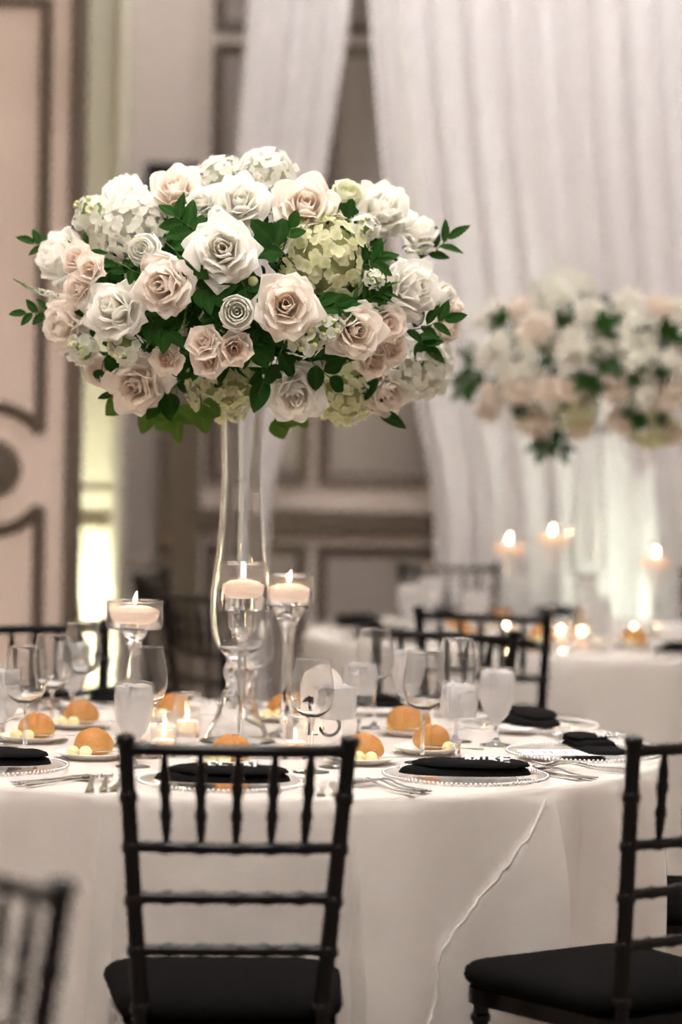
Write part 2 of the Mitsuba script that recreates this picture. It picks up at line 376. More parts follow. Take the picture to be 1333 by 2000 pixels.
one('tablecloth', cloth(1800, 64, 3, True, ((2, 1.17), (36, 1.236), (84, 1.06), (157.5, 1.02), (206, 1.02))), tr(*T1), label='ivory cloth over the near round table, one fold running diagonally down', cat='tablecloth')
scene['tablecloth__hem'] = {**ply(tube(spline(HEM, 160), .0030, 8), 'm_cloth', smooth=True), 'to_world': T(tr(*T1))}
one('tablecloth', cloth(420, 24, 12, False, ((-18, 1.17), (-60, 1.2), (-101, 1.22), (199 - 360, 1.0), (151, 1.05))), tr(*T2), label='ivory cloth over the far round table, out of focus', cat='tablecloth')


# ------------------------------------------------------------------ chairs
def lerp(a, b, t): return np.asarray(a, float) * (1 - t) + np.asarray(b, float) * t


def turned(p, q, rad, rings=(), ringr=1.25, n=14, end=None):
    """A turned rod from p to q with ring nodes at the given fractions."""
    p, q = np.array(p, float), np.array(q, float); L = np.linalg.norm(q - p); ts = {0.0: 1.0, 1.0: 1.0}
    out = [(0, rad if np.isscalar(rad) else rad[0])]
    base = (lambda t: rad) if np.isscalar(rad) else (lambda t: np.interp(t, np.linspace(0, 1, len(rad)), rad))
    w = .006 / L
    st = set(np.linspace(0, 1, 9 if np.isscalar(rad) else 15))
    pts = [(t, base(t)) for t in st if all(abs(t - g) > 2.2 * w for g in rings)]
    for g in rings: pts += [(g - 1.6 * w, base(g)), (g - w, base(g) * ringr), (g, base(g) * (ringr + .06)), (g + w, base(g) * ringr), (g + 1.6 * w, base(g))]
    pts = sorted((min(max(t, 0), 1), r) for t, r in pts)
    path = np.array([p + (q - p) * t for t, _ in pts]) + np.arange(len(pts))[:, None] * (q - p) * 1e-7
    return tube(path, [r for _, r in pts], n)


def curved(p, q, rad, sag, n=12, knots=()):
    t = np.linspace(0, 1, 25); path = np.array([lerp(p, q, k) for k in t]); path[:, 1] -= sag * (1 - (2 * t - 1) ** 2)
    r = np.full(25, rad)
    for g in knots: r = r + rad * .28 * np.exp(-((t - g) / .016) ** 2)
    return tube(path, r, n)


def chair_kit(n=14):
    k = Kit(); L = lambda m: ply(m, 'm_lacquer', smooth=35)
    zt = .93
    bt = lambda z, s: np.array([s * np.interp(z, [0, .46, zt], [.165, .152, .187]), np.interp(z, [0, .46, zt], [-.215, -.182, -.238]), z])
    for s in (-1, 1):
        low = turned(bt(0, s), bt(.46, s), .0135, (.25, .55, .85), n=n)
        up = turned(bt(.455, s), bt(zt - .012, s), [.0145, .0142, .0138, .0132, .0128], (.02, .235, .42, .615, .80), 1.2, n=n)
        cap = tube([bt(zt - .016, s), bt(zt - .012, s), bt(zt - .003, s), bt(zt, s)], [.0135, .0165, .0165, .013], n)
        rel = k.add('back_post', L(cat([low, up]))); k.add(rel + '__finial', L(cap))
    at = lambda z, x: bt(z, 1) * [x, 1, 1]
    sag = .018
    top, mid = .906, .742
    k.add('top_rail', L(curved(at(top, -1), at(top, 1), .0105, sag, n, (.03, .97))))
    k.add('back_rail', L(curved(at(mid, -1), at(mid, 1), .0095, sag, n, (.17, .335, .5, .665, .83))))
    for z in (.655, .565): k.add('back_rail', L(curved(at(z, -1), at(z, 1), .0095, .004, n, (.03, .17, .335, .5, .665, .83, .97))))
    for x in (-.66, -.335, 0, .335, .66):
        a, b = at(mid, x), at(top, x); c = 1 - x * x; a[1] -= sag * c; b[1] -= sag * c
        k.add('spindle', L(turned(a, b, [.0040, .0055, .0072, .0086, .0088, .0080, .0080, .0080, .0084, .0088, .0088, .0084, .007, .0055, .0040], (.33, .60), 1.22, n)))
    # seat frame and cushion
    pl = lambda w0, w1, y0, y1, r: Polygon([(-w0, y0), (w0, y0), (w1, y1), (-w1, y1)]).buffer(-r).buffer(r, quad_segs=6)
    fr = pl(.178, .202, -.19, .205, .04)
    k.add('seat_frame', L(moved(shape2(fr, .03), tr(0, 0, .405))))
    cu = pl(.186, .214, -.176, .222, .07); rows = []
    for d, z in ((0, .437), (-.002, .436), (.008, .446), (.012, .456), (.010, .466), (.0, .475), (-.014, .479), (-.05, .482), (-.11, .484), (-.165, .4845)):
        g = cu.buffer(d - .008 if d > -.1 else d, quad_segs=6).exterior
        rows.append([(*g.interpolate(u, True).coords[0], z) for u in np.linspace(0, 1, 72, endpoint=False)])
    rows = [[(0, .02, .437)] * 72] + rows[1:] + [[(0, .02, .4845)] * 72]
    v, f = grid(np.array(rows), True); m = trimesh.Trimesh(v, f, process=False)
    if m.volume < 0: m.invert()
    k.add('cushion', ply(m, 'm_cushion', smooth=50), label='black fabric seat cushion')
    for s in (-1, 1):
        k.add('front_leg', L(turned((s * .175, .19, 0), (s * .172, .175, .41), .0145, (.12, .5, .72, .92), n=n)))
        for z in (.12, .20): k.add('side_stretcher', L(turned((s * .163, -.205, z), (s * .174, .185, z), .0085, (.25, .5, .75), n=10)))
    for z in (.14, .22): k.add('front_stretcher', L(turned((-.174, .186, z), (.174, .186, z), .0085, (.25, .5, .75), n=10)))
    k.add('rear_stretcher', L(turned((-.163, -.205, .17), (.163, -.205, .17), .0085, (.25, .5, .75), n=10)))
    return k


CHAIR = chair_kit()


def seat_at(t, a, r): return tr(t[0], t[1]) @ rz(a) @ tr(0, -r)


for M, lab in ((seat_at(T1, 2, 1.17) @ tr(0, -.238) @ rz(3) @ tr(0, .238), 'black bamboo-style chair drawn up to the near table with its back to us'),
               (seat_at(T1, 36, 1.236), 'black chair turned sideways at the near table, whole cushion showing'),
               (seat_at(T1, 84, 1.06), 'black chair of which only the rounded cushion edge shows past the tablecloth'),
               (seat_at(T1, 157.5, 1.02), 'black chair at the back of the near table behind the wine glasses'),
               (seat_at(T1, 206, 1.02), 'black chair at the back of the near table in front of the panelled pier'),
               (tr(-.608, 3.269) @ rz(134), 'strongly blurred black chair close to us, one post and rail showing'),
               (tr(.035, 0) @ seat_at(T2, -18, 1.17), 'blurred black chair in front of the far table, bread rolls seen through it'),
               (seat_at(T2, -60, 1.20), 'blurred black chair seen edge-on through the tall glass vase'),
               (seat_at(T2, -101, 1.22), 'blurred black chair with leaning posts in front of the brown service door'),
               (seat_at(T2, 199, 1.0), 'blurred black chair at the back of the far table before the drape opening'),
               (seat_at(T2, 151, 1.05), 'blurred black chair at the back of the far table behind the candle pillar')):
    put('chiavari_chair', CHAIR, M, label=lab, cat='chair', group='black chairs around the round tables')

# ------------------------------------------------------------------ tableware
def cap_ring(r, z, w=.0007): return lathe([(r + w * math.cos(q), z + w * math.sin(q)) for q in np.linspace(0, 2 * math.pi, 6, endpoint=False)], 48, True)


def wine_glass(far=False):
    k = Kit(); n = 28 if far else 56
    bowl = spline([(.004, .108), (.018, .1105), (.032, .121), (.0405, .139), (.0432, .155), (.0415, .178), (.037, .205), (.0335, .225)], 16 if far else 30)
    if far: k.add('bowl', ply(lathe(bowl, n), 'm_skin', smooth=True))
    else:
        th_ = np.interp(bowl[:, 1], [.108, .125, .225], [.0022, .0012, .0009]); inn = bowl[::-1].copy(); inn[:, 0] = np.maximum(inn[:, 0] - th_[::-1], 0); inn[:, 1] += np.interp(inn[:, 1], [.108, .125], [.003, .0004])
        k.add('bowl', ply(lathe(np.vstack([[(0, .1090)], bowl, [(.0331, .2254)], inn, [(0, .1115)]]), n), 'm_glass', smooth=50))
    st = spline([(0, .1085), (.0085, .1075), (.0052, .101), (.0038, .085), (.0036, .05), (.0042, .022), (.0075, .009), (.016, .0045), (.030, .0028), (.0365, .0016)], 16 if far else 40)
    prof = np.vstack([[(0, .0002), (.0365, .0004)], st[::-1]])
    k.add('stem', ply(lathe(prof, n), 'm_glass', smooth=50))
    return k


def goblet(mat_, ice_low, far=False, seed=1):
    k = Kit(); n = 26 if far else 56
    bowl = spline([(.006, .051), (.016, .056), (.029, .075), (.0375, .100), (.0405, .125), (.0395, .145), (.0365, .167)], 14 if far else 30)
    k.add('bowl', ply(lathe(bowl, n), mat_, smooth=True))
    st = spline([(0, .051), (.0095, .0505), (.0062, .044), (.0050, .032), (.0055, .018), (.0105, .008), (.022, .0045), (.0345, .0018)], 14 if far else 34)
    k.add('stem', ply(lathe(np.vstack([[(0, .0002), (.0345, .0004)], st[::-1]]), n), 'm_glass', smooth=50))
    r = np.random.RandomState(seed)
    zz = np.linspace(ice_low, .160, 9); rr = np.interp(zz, bowl[:, 1], bowl[:, 0]) - .0022
    prof = [(0, ice_low - .002)] + list(zip(rr, zz)) + [(rr[-1] * .6, .163), (0, .164)]
    m = lathe(prof, n); v = m.vertices
    m.vertices = v * [1, 1, 1] - np.c_[v[:, :2] * (.05 * meshkit.fbm(v * 150, 2, seed)[:, None] ** 1.2), np.zeros(len(v))] + np.c_[np.zeros((len(v), 2)), .006 * (meshkit.noise(v * 110, seed) - .5) * (v[:, 2] > .158)]
    k.add('ice', ply(m, 'm_ice', smooth=30))
    if not far:
        for q in range(5):
            a = r.rand() * 6.28; b = boxm(-.011, .011, -.011, .011, -.008, .008, .003)
            k.add('ice_cube', ply(moved(b, tr(.018 * math.cos(a + q), .018 * math.sin(a + q), .1535 + .003 * r.rand()) @ rx(r.rand() * 50) @ ry(r.rand() * 50)), 'm_ice'))
        k.add('rim', ply(cap_ring(.0365, .167), 'm_glass', smooth=True))
    return k


def charger(far=False):
    k = Kit(); n = 32 if far else 72
    k.add('plate', ply(lathe([(0, .0045), (.088, .0045), (.100, .0060), (.125, .0090), (.157, .0125)], n), 'm_skin', smooth=40))
    k.add('foot_ring', ply(lathe([(.098, .0005), (.102, .0005), (.102, .0052), (.098, .0052)], n, True), 'm_bead', smooth=30))
    b = trimesh.creation.icosphere(0 if far else 1, .0036); nb = 48 if far else 110
    k.add('beaded_rim', ply(cat([moved(b, tr(.160 * math.cos(a), 160e-3 * math.sin(a), .0125)) for a in np.arange(nb) * 2 * np.pi / nb]), 'm_bead', smooth=True))
    return k


def napkin(style, far=False):
    """A napkin folded in layers, lying along x."""
    def slab(w, d0, d1, h, seed, bow=0.0, p=2.0):
        nu, nv = (18, 10) if far else (46, 20)
        u = np.linspace(-1, 1, nu); P = []
        for q in np.r_[np.linspace(-1, 1, nv), np.linspace(1, -1, nv)[1:-1]]:
            up = 1 if len(P) < nv else -1
            half = np.where(q >= 0, d1, d0) * (1 - np.abs(u) ** p) ** .6 + .003
            th_ = h * np.clip((1 - np.abs(u) ** p), 0, 1) ** .35 * math.sqrt(max(0, 1 - abs(q) ** 3)) + .0012
            y = q * half + bow * (1 - u * u)
            z = np.where(up > 0, th_, 0) + .0025 * (meshkit.noise(np.stack([u * 4, np.full(nu, q * 2), np.full(nu, seed * 1.0)], 1)) - .5) * (up > 0)
            P.append(np.stack([u * w, y, z], 1))
        v, f = grid(np.array(P), False, True); return trimesh.Trimesh(v, f, process=False)
    k = Kit(); N = lambda m: ply(m, 'm_napkin', smooth=60)
    if style == 'lens':
        k.add('lower_fold', N(moved(slab(.128, .060, .060, .019, 1, p=2.4), tr(0, 0, .0165))))
        k.add('upper_fold', N(moved(slab(.112, .050, .044, .012, 2, -.006, 2.8), tr(.012, -.006, .0335) @ rz(-4))))
        k.add('tucked_fold', N(moved(slab(.06, .03, .028, .007, 3, 0, 3), tr(-.045, .006, .0345) @ rz(8))))
    else:
        k.add('lower_fold', N(moved(slab(.118, .042, .042, .008, 4, p=9), tr(0, 0, .0165))))
        k.add('upper_fold', N(moved(slab(.070, .044, .040, .013, 5, p=8), tr(.044, -.002, .0240) @ ry(-4))))
        k.add('tucked_fold', N(moved(slab(.05, .036, .036, .006, 6, p=6), tr(.05, .004, .0355) @ rz(6))))
    return k


def bent(poly, thick, zf, cell=.004):
    m = shape2(poly, thick)
    for _ in range(2): m = m.subdivide()
    v = m.vertices.copy(); v[:, 2] += zf(v[:, 0], v[:, 1]); m.vertices = v; return m


def cutlery(kind, s=1.0):
    """Lies along +y, tip at +y; centred."""
    y0, y1 = -.10 * s, .10 * s
    handle = Polygon([(-.0035, .0), (-.0045, -.04), (-.0085, -.085), (-.0075, -.097), (0, -.1005), (.0075, -.097), (.0085, -.085), (.0045, -.04), (.0035, .0)])
    neck = sbox(-.0032, -.002, .0032, .045)
    if kind == 'fork':
        head = Polygon([(-.0032, .035), (-.0115, .052), (-.0125, .062), (.0125, .062), (.0115, .052), (.0032, .035)])
        tines = [sbox(x - .0016, .058, x + .0016, .098) for x in (-.0105, -.0035, .0035, .0105)]
        g = unary_union([handle, neck, head] + tines).buffer(.0006).buffer(-.0006)
        zf = lambda x, y: .004 + .010 * np.exp(-((y - .025) / .035) ** 2) - .004 * np.clip((y - .05) / .03, 0, 1) + .007 * np.clip((y - .075) / .025, 0, 1) + 18 * np.where(y > .04, x * x, 0)
    elif kind == 'knife':
        blade = Polygon([(-.0045, -.002), (-.009, .03), (-.0095, .07), (-.006, .098), (-.002, .112), (.003, .115), (.005, .09), (.0045, -.002)])
        g = unary_union([handle, blade]); zf = lambda x, y: .001 + .003 * np.clip(-y / .1, 0, 1)
    elif kind == 'butter_knife':
        blade = Polygon([(-.004, -.002), (-.0085, .025), (-.008, .055), (0, .068), (.004, .06), (.0045, -.002)])
        g = unary_union([handle, blade]); zf = lambda x, y: .001 + .003 * np.clip(-y / .1, 0, 1)
    else:
        th_ = np.linspace(0, 2 * math.pi, 24, endpoint=False)
        bowl = Polygon([(.0175 * math.sin(q) * (1 + .12 * math.cos(q)), .072 - .028 * math.cos(q)) for q in th_])
        g = unary_union([handle, neck, bowl]); zf = lambda x, y: .003 + .009 * np.exp(-((y - .03) / .03) ** 2) - .006 * np.clip(1 - ((y - .072) / .027) ** 2 - (x / .016) ** 2, 0, 1) + .004 * np.where(y > .05, 1, 0)
    return ply(moved(bent(g.simplify(.0002), .0018, zf), sc(s)), 'm_metal', smooth=40)


def roll(seed, split):
    m = trimesh.creation.icosphere(4, 1.0); v = m.vertices.copy()
    z = v[:, 2]; v[:, 2] = np.where(z < 0, z * .55, z); r = np.random.RandomState(seed)
    d = .06 * (meshkit.fbm(v * 1.7 + seed, 3, seed) - .5) * 2 + .012 * (meshkit.fbm(v * 9, 2, seed) - .5)
    if split: d = d - .11 * np.exp(-((v[:, 0] + .25 * v[:, 1] - .05) / .07) ** 2) * (v[:, 2] > -.2)
    v = v * (1 + d)[:, None]
    n1, n2 = meshkit.fbm(v * 3 + 5, 3, seed + 3), meshkit.fbm(v * 22, 2, seed + 9)
    top = np.clip((v[:, 2] + .45) / 1.1, 0, 1)[:, None]
    c = lerp((.58, .335, .115), (.44, .175, .035), np.clip(top * .9 + .35 * (n1[:, None] - .5), 0, 1))
    c = np.array([q for q in c]) * (.88 + .24 * n2[:, None])
    m.vertices = v * [.040, .034, .037] + [0, 0, .0195]
    return ply(m, 'm_bread', smooth=True, color=np.clip(c, 0, 1))


BREAD_PLATE = ply(lathe([(0, .0005), (.045, .0005), (.047, .003), (.072, .013), (.0735, .0145), (.0725, .0155), (.068, .0145), (.048, .0055), (0, .005)], 56), 'm_china', smooth=45)
BUTTER = ply(moved(trimesh.creation.icosphere(3, .0132), sc(1, 1, .92)), 'm_butter', smooth=True)
ROLLS = [roll(s, s % 3 == 0) for s in range(6)]
FORK, KNIFE, SPOON, SPREAD = cutlery('fork'), cutlery('knife'), cutlery('spoon', .9), cutlery('butter_knife', .85)
WINE, WINE_FAR = wine_glass(), wine_glass(True)
GOB_A, GOB_B, GOB_FAR = goblet('m_skin', .054), goblet('m_skin', .098, seed=4), goblet('m_skin', .054, True)
CHARGER, CHARGER_FAR = charger(), charger(True)
NAP_A, NAP_B, NAP_FAR = napkin('lens'), napkin('fold'), napkin('lens', True)
ORDER = ['', 'first', 'second', 'third', 'fourth']


def where_near(i):
    return 'at the SEAN place' if i == 0 else f'{ORDER[min(i, 9 - i)]} place from SEAN, {"drapery" if i <= 4 else "panelled"} side'


def where_far(i):
    return ('far table front, below its flowers', 'far table front, by the blurred front chair', 'far table, between two blurred chairs', 'far table rim nearest the wall panels', 'far table back rim nearest the wall panels', 'far table back, behind its vase')[i]


def leaf_paper(w, h): return ply(boxm(-w / 2, w / 2, -h / 2, h / 2, 0, .0009), 'm_paper')


def menu_kit():
    k = Kit(); k.add('card', leaf_paper(.10, .19))
    for q, w in ((.07, .03), (.045, .05), (.03, .042), (.0, .05), (-.015, .04), (-.045, .05), (-.06, .036)):
        k.add('printed_line', ply(boxm(-w / 2, w / 2, q - .0016, q + .0016, .0009, .0011), 'm_trim'))
    return k


MENU = menu_kit()
ROLL_POS = {0: (-.006, .33), 1: (-.008, .315), 2: (-.055, .32), 3: (-.02, .32), 4: (.07, .30), 5: (.02, .31), 6: (.0, .33), 7: (.0, .31), 8: (.0, .295)}


def setting(t, i, base, far, where):
    """One place setting: local x to the diner's right, y inward, origin at the plate."""
    M = tr(t[0], t[1], TZ) @ rz(base) @ tr(0, -.745)
    r = np.random.RandomState(100 + i + 50 * far)
    j = lambda s: (r.rand() - .5) * s
    tag = 'far' if far else 'near'
    g = lambda what: f'{what} on the {tag} table'
    if not (i == 7 and not far): put('charger_plate', CHARGER_FAR if far else CHARGER, M @ rz(j(20)), label=f'clear glass charger with beaded rim, {where}', cat='plate', group=g('glass chargers'))
    folded = (not far and i == 2)
    turn = {0: (0, -.028, 0), 1: (-.012, -.012, -37), 2: (.03, -.02, 28), 3: (0, 0, -15), 8: (0, 0, 38)}.get(i, (0, 0, j(20)))
    if not (i == 7 and not far): put('napkin', NAP_FAR if far else (NAP_B if folded else NAP_A), M @ (tr(*turn[:2]) @ rz(turn[2])), label=f'folded black napkin on its charger, {where}', cat='napkin', group=g('black napkins'))
    if not far and i in (2, 3, 4, 5, 6):
        put('menu_card', MENU, M @ tr(-.055, .03, .0150) @ rz(20), label=f'white menu card under the napkin, {where}', cat='card', group='menu cards on the near table')
    if not far and i != 7:
        for q, (x, y) in enumerate(((-.192, -.02), (-.218, -.025), (-.244, -.03))):
            one('fork', FORK, M @ tr(x + j(.006), y + j(.012), .0008) @ rz(j(8)), label=f'silver fork, {("innermost", "middle", "outermost")[q]} one, {where}', cat='fork', group='forks on the near table')
        for q, (x, y) in enumerate(((.190, -.02), (.212, -.028))):
            one('knife', KNIFE, M @ tr(x + j(.005), y + j(.012), .0008) @ rz(j(5)), label=f'silver table knife, {("inner", "outer")[q]} one, {where}', cat='knife', group='knives on the near table')
        one('spoon', SPOON, M @ tr(.236, -.03 + j(.01), .0008) @ rz(j(6)), label=f'silver spoon outside the knives, {where}', cat='spoon', group='spoons on the near table')
    x, y = ROLL_POS[i] if not far else (-.03, .32)
    B = M @ tr(x, y) @ rz(j(30) - base)
    one('bread_plate', BREAD_PLATE, B, label=f'small white bread plate, {where}', cat='plate', group=g('bread plates'))
    one('bread_roll', ROLLS[r.randint(6)], B @ tr(.006, .012, .0055) @ rz(j(60)), label=f'golden bread roll on the side plate, {where}', cat='bread roll', group=g('bread rolls'))
    if not far and i == 3: one('bread_roll', ROLLS[3], B @ tr(-.016, .03, .0055) @ rz(50), label=f'second bread roll on one shared plate, {where}', cat='bread roll', group=g('bread rolls'))
    for q in range(1 if far or i in (2, 3) else 2):
        one('butter_ball', BUTTER, B @ tr(*({0: (-.024, -.036), 1: (.0, -.037)}.get(i, (-.038, -.030)) if not (i in (2, 3)) else (.047, -.022)), .0178) @ tr(.0255 * q, -.004 * q), label=f'pale yellow butter ball, {("first", "second")[q]} beside the roll, {where}', cat='butter', group=g('butter balls'))
    if not far: one('butter_knife', SPREAD, B @ tr(.045, -.03, .0165) @ rz(82 + j(30)), label=f'small butter knife on the bread plate, {where}', cat='knife', group='butter knives on the near table')


for i in range(9): setting(T1, i, (0, 38.5, 77.5, 120, 160, 200, 240, 280, 321)[i], False, where_near(i))
FAR_SEATS = (20, -20, -60, -100, -140, 180)
for i, a in enumerate(FAR_SEATS): setting(T2, i, a, True, where_far(i))


def on(t, x, y, z=0.0): return tr(t[0] + x, t[1] + y, TZ + z)


for x, y, wh in ((.387, -.31, where_near(1)), (.163, -.50, where_near(0)), (.295, .32, where_near(3)), (.47, .09, where_near(2)), (-.176, -.31, where_near(8)), (-.418, -.34, where_near(7)),
                 (-.364, .33, where_near(5)), (-.395, -.03, where_near(6)), (.02, .52, where_near(4))):
    put('wine_glass', WINE, on(T1, x, y), label=f'clear empty wine glass, {wh}', cat='wine glass', group='wine glasses on the near table')
for x, y, kk, wh in ((.459, -.32, GOB_B, where_near(1)), (.212, -.41, GOB_B, where_near(0)), (.373, .49, GOB_A, where_near(3)), (.555, .03, GOB_A, where_near(2)), (-.19, -.47, GOB_A, where_near(8)),
                     (-.40, .50, GOB_A, where_near(5)), (-.48, -.20, GOB_A, where_near(7)), (-.56, .10, GOB_A, where_near(6)), (.26, .10, GOB_B, 'standing alone behind the table number card')):
    put('water_goblet', kk, on(T1, x, y), label=f'frosted goblet of ice water, {wh}', cat='goblet', group='ice water goblets on the near table')
for i, a in enumerate(FAR_SEATS):
    M = tr(*T2, TZ) @ rz(a)
    put('wine_glass', WINE_FAR, M @ tr(.13, -.48), label=f'blurred wine glass, {where_far(i)}', cat='wine glass', group='wine glasses on the far table')
    put('water_goblet', GOB_FAR, M @ tr(.19, -.55), label=f'blurred goblet of ice water, {where_far(i)}', cat='goblet', group='goblets on the far table')


# names cut from acrylic, table number card
def text_ply(s, h, depth, mat_, bold=True):
    m = meshkit.text_mesh(s, h, depth, bold); c = (m.bounds[0] + m.bounds[1]) / 2; m.apply_translation((-c[0], -c[1], 0)); return m


def name_tag(s, h, M, lab):
    k = Kit(); x = 0; ms = []
    for ch in s:
        m = meshkit.text_mesh(ch, h, .003, True); m.apply_translation((x - m.bounds[0][0], 0, 0)); x += m.extents[0] + h * .04; ms.append(m)
    for m in ms: m.apply_translation((-x / 2, -h / 2, 0)); k.add('letter', ply(m, 'm_acrylic'))
    put('name_tag', k, M, label=lab, cat='name tag')


P0 = tr(T1[0], T1[1], TZ) @ rz(0) @ tr(0, -.745)
name_tag('SEAN', .027, P0 @ tr(.018, -.052, .0435) @ rx(32), 'cut-out letters reading SEAN on the black napkin')
P1 = tr(T1[0], T1[1], TZ) @ rz(38.5) @ tr(0, -.745)
name_tag('MIKE', .027, P1 @ rz(-38.5) @ tr(.040, -.040, .0455) @ rz(-4) @ rx(22), 'silvery cut-out name resting on the lens-shaped napkin one place from SEAN')
P2 = tr(T1[0], T1[1], TZ) @ rz(77.5) @ tr(0, -.745)
name_tag('MIA', .022, P2 @ rz(-77.5) @ tr(.055, .005, .0475) @ rz(14) @ rx(16), 'small silvery name tag on the square-folded napkin')

k = Kit()
arch = unary_union([sbox(-.046, 0, .046, .137), Point(0, .137).buffer(.046, quad_segs=24)])
UPR = rx(90)
k.add('card', ply(moved(shape2(arch, .0025), UPR), 'm_paper', smooth=30))
inkm = lambda m, x, z: ply(moved(m, tr(x, -.0027, z) @ UPR), 'm_ink')
k.add('lettering', inkm(text_ply('TABLE', .0095, .0004, 'm_ink', False), 0, .134))


def serif_digits():
    out = []
    one_ = unary_union([sbox(-.005, 0, .005, .068), sbox(-.015, 0, .015, .0025), Polygon([(-.005, .068), (-.017, .061), (-.017, .058), (-.005, .060)])]); out.append((one_, -.021))
    def arcs(cz, rr, a0, a1):
        pts = [(rr * math.cos(q), cz + rr * math.sin(q)) for q in np.linspace(math.radians(a0), math.radians(a1), 24)]; return LineString(pts).buffer(.0028, cap_style=1)
    three = unary_union([arcs(.0505, .0165, 150, -90), arcs(.0185, .0185, 90, -155), Point(-.0135, .0565).buffer(.0046), Point(-.0145, .0125).buffer(.0050),
                         Polygon([(.010, .062), (.0195, .056), (.0195, .044), (.010, .038), (.0145, .05)]), Polygon([(.011, .031), (.0215, .024), (.0215, .012), (.011, .005), (.0165, .018)])]); out.append((three, .019))
    return out


for g_, x in serif_digits(): k.add('digit', inkm(moved(shape2(g_, .0004), sc(1.12, 1.15, 1)), x, .037))
k.add('base', ply(boxm(-.03, .03, -.012, .012, 0, .006, .002), 'm_paper'))
put('table_number', k, on(T1, .178, -.17) @ rz(2), label='arched white card printed TABLE 13 standing behind a wine glass', cat='table sign')


# ------------------------------------------------------------------ candles and vases
def flame_mesh(h=.026, r=.0046, lean=.004):
    z = np.linspace(0, 1, 14); p = np.stack([r * np.sin(np.pi * z ** .62) * (1 - .25 * z), z * h], 1); p[0, 0] = p[-1, 0] = 0
    m = lathe(p, 14); v = m.vertices; v[:, 0] += lean * (v[:, 2] / h) ** 2; return m


FLAME_PLY = ply(flame_mesh(), 'm_paper', smooth=True, emitter=emit(FLAME, .15))


def candle_kit(r, h, flame=True):
    k = Kit()
    k.add('wax', ply(lathe(spline([(0, -h), (r * .6, -h * .96), (r * .86, -h * .74), (r * .97, -h * .45), (r, 0), (r * .985, .0015), (r * .93, .003), (r * .6, .0095), (r * .2, .011), (0, .011)], 30), 48), 'm_wax', smooth=True))
    k.add('wick', ply(tube([(0, 0, .010), (0, 0, .018)], .0009, 6), 'm_black'))
    if flame: k.add('flame', {**FLAME_PLY}, tr(0, 0, .0155))
    return k


def candle_pillar(t, x, y, R, hc, stem_r, H_, level, step, lab, clab, far=False, foot=.045):
    """A glass stem on a foot that carries a cylinder cup with water and a floating candle."""
    k = Kit(); zc = H_ - hc; n = 36 if far else 64
    low = [tuple(q) for q in spline([(foot, .003), (foot * .75, .008), (foot * .35, .02), (stem_r * 1.25, .045), (stem_r, .075)], 16)]
    if step: neck = [(stem_r, zc - .075), (stem_r * 1.3, zc - .055), (step, zc - .034), (step + .001, zc - .031), (step + .001, zc - .002), (step, zc)]
    else: neck = [tuple(q) for q in spline([(stem_r, zc - .085), (stem_r * 1.15, zc - .06), (stem_r * 1.9, zc - .03), (stem_r * 3.4, zc - .006), (stem_r * 3.6, zc)], 16)]
    k.add('stem', ply(lathe([(0, .0003), (foot, .0003)] + low + neck + [(0, zc)], n), 'm_glass', smooth=40))
    c = spline([(0, zc + .0006), (R * .6, zc + .0006), (R - .005, zc + .0008), (R - .001, zc + .0035), (R, zc + .008), (R, H_)], 40)
    k.add('cup', ply(lathe(c, n), 'm_skin', smooth=30))
    if not far:
        k.add('cup_wall', ply(lathe([(R - .0028, zc + .006), (R - .0028, H_)], n), 'm_skin', smooth=30))
        k.add('rim', ply(cap_ring(R - .0014, H_, .0014), 'm_glass', smooth=True))
        k.add('cup_base', ply(lathe([(0, zc + .0012), (R - .006, zc + .0014), (R - .0032, zc + .004), (R - .0032, zc + .0055), (0, zc + .0055)], n), 'm_glass', smooth=30))
    put('candle_pillar', k, on(t, x, y), label=lab, cat='candle holder')
    zw = zc + .0061
    if not far: one('water', ply(lathe([(0, zw), (R - .0033, zw), (R - .0033, zc + level), (0, zc + level)], n), 'm_water', smooth=30), on(t, x, y), label='clear water in the ' + lab, cat='water', kind='stuff')
    put('floating_candle', candle_kit(R - .009, .027), on(t, x, y, zc + level + .0015), label=clab, cat='candle')


candle_pillar(T1, -.216, -.12, .0600, .058, .0085, .305, .036, None, 'glass candle pillar nearest the panelled pier, with a wide shallow cup', 'white floating candle in the wide shallow cup')
candle_pillar(T1, .012, -.165, .0520, .100, .0085, .392, .052, .029, 'glass candle pillar with a deep cylinder cup in front of the vase', 'white floating candle in the deep cylinder cup')
candle_pillar(T1, .102, .13, .0545, .066, .0125, .352, .034, None, 'glass candle pillar beside the vase on the drapery side, thick stemmed', 'white floating candle in the cup beside the vase')
candle_pillar(T2, -.262, -.15, .058, .06, .009, .315, .036, None, 'blurred glass candle pillar at the edge of the far flowers, lower one', 'blurred lit candle on the pillar at the edge of the far flowers', True)
candle_pillar(T2, -.105, .12, .058, .06, .009, .335, .036, None, 'blurred glass candle pillar next to the far vase, highest one', 'blurred lit candle highest beside the far vase', True)
candle_pillar(T2, .197, -.25, .055, .06, .009, .285, .036, None, 'blurred glass candle pillar on the outer side of the far vase', 'blurred lit candle on the outer side of the far vase', True)


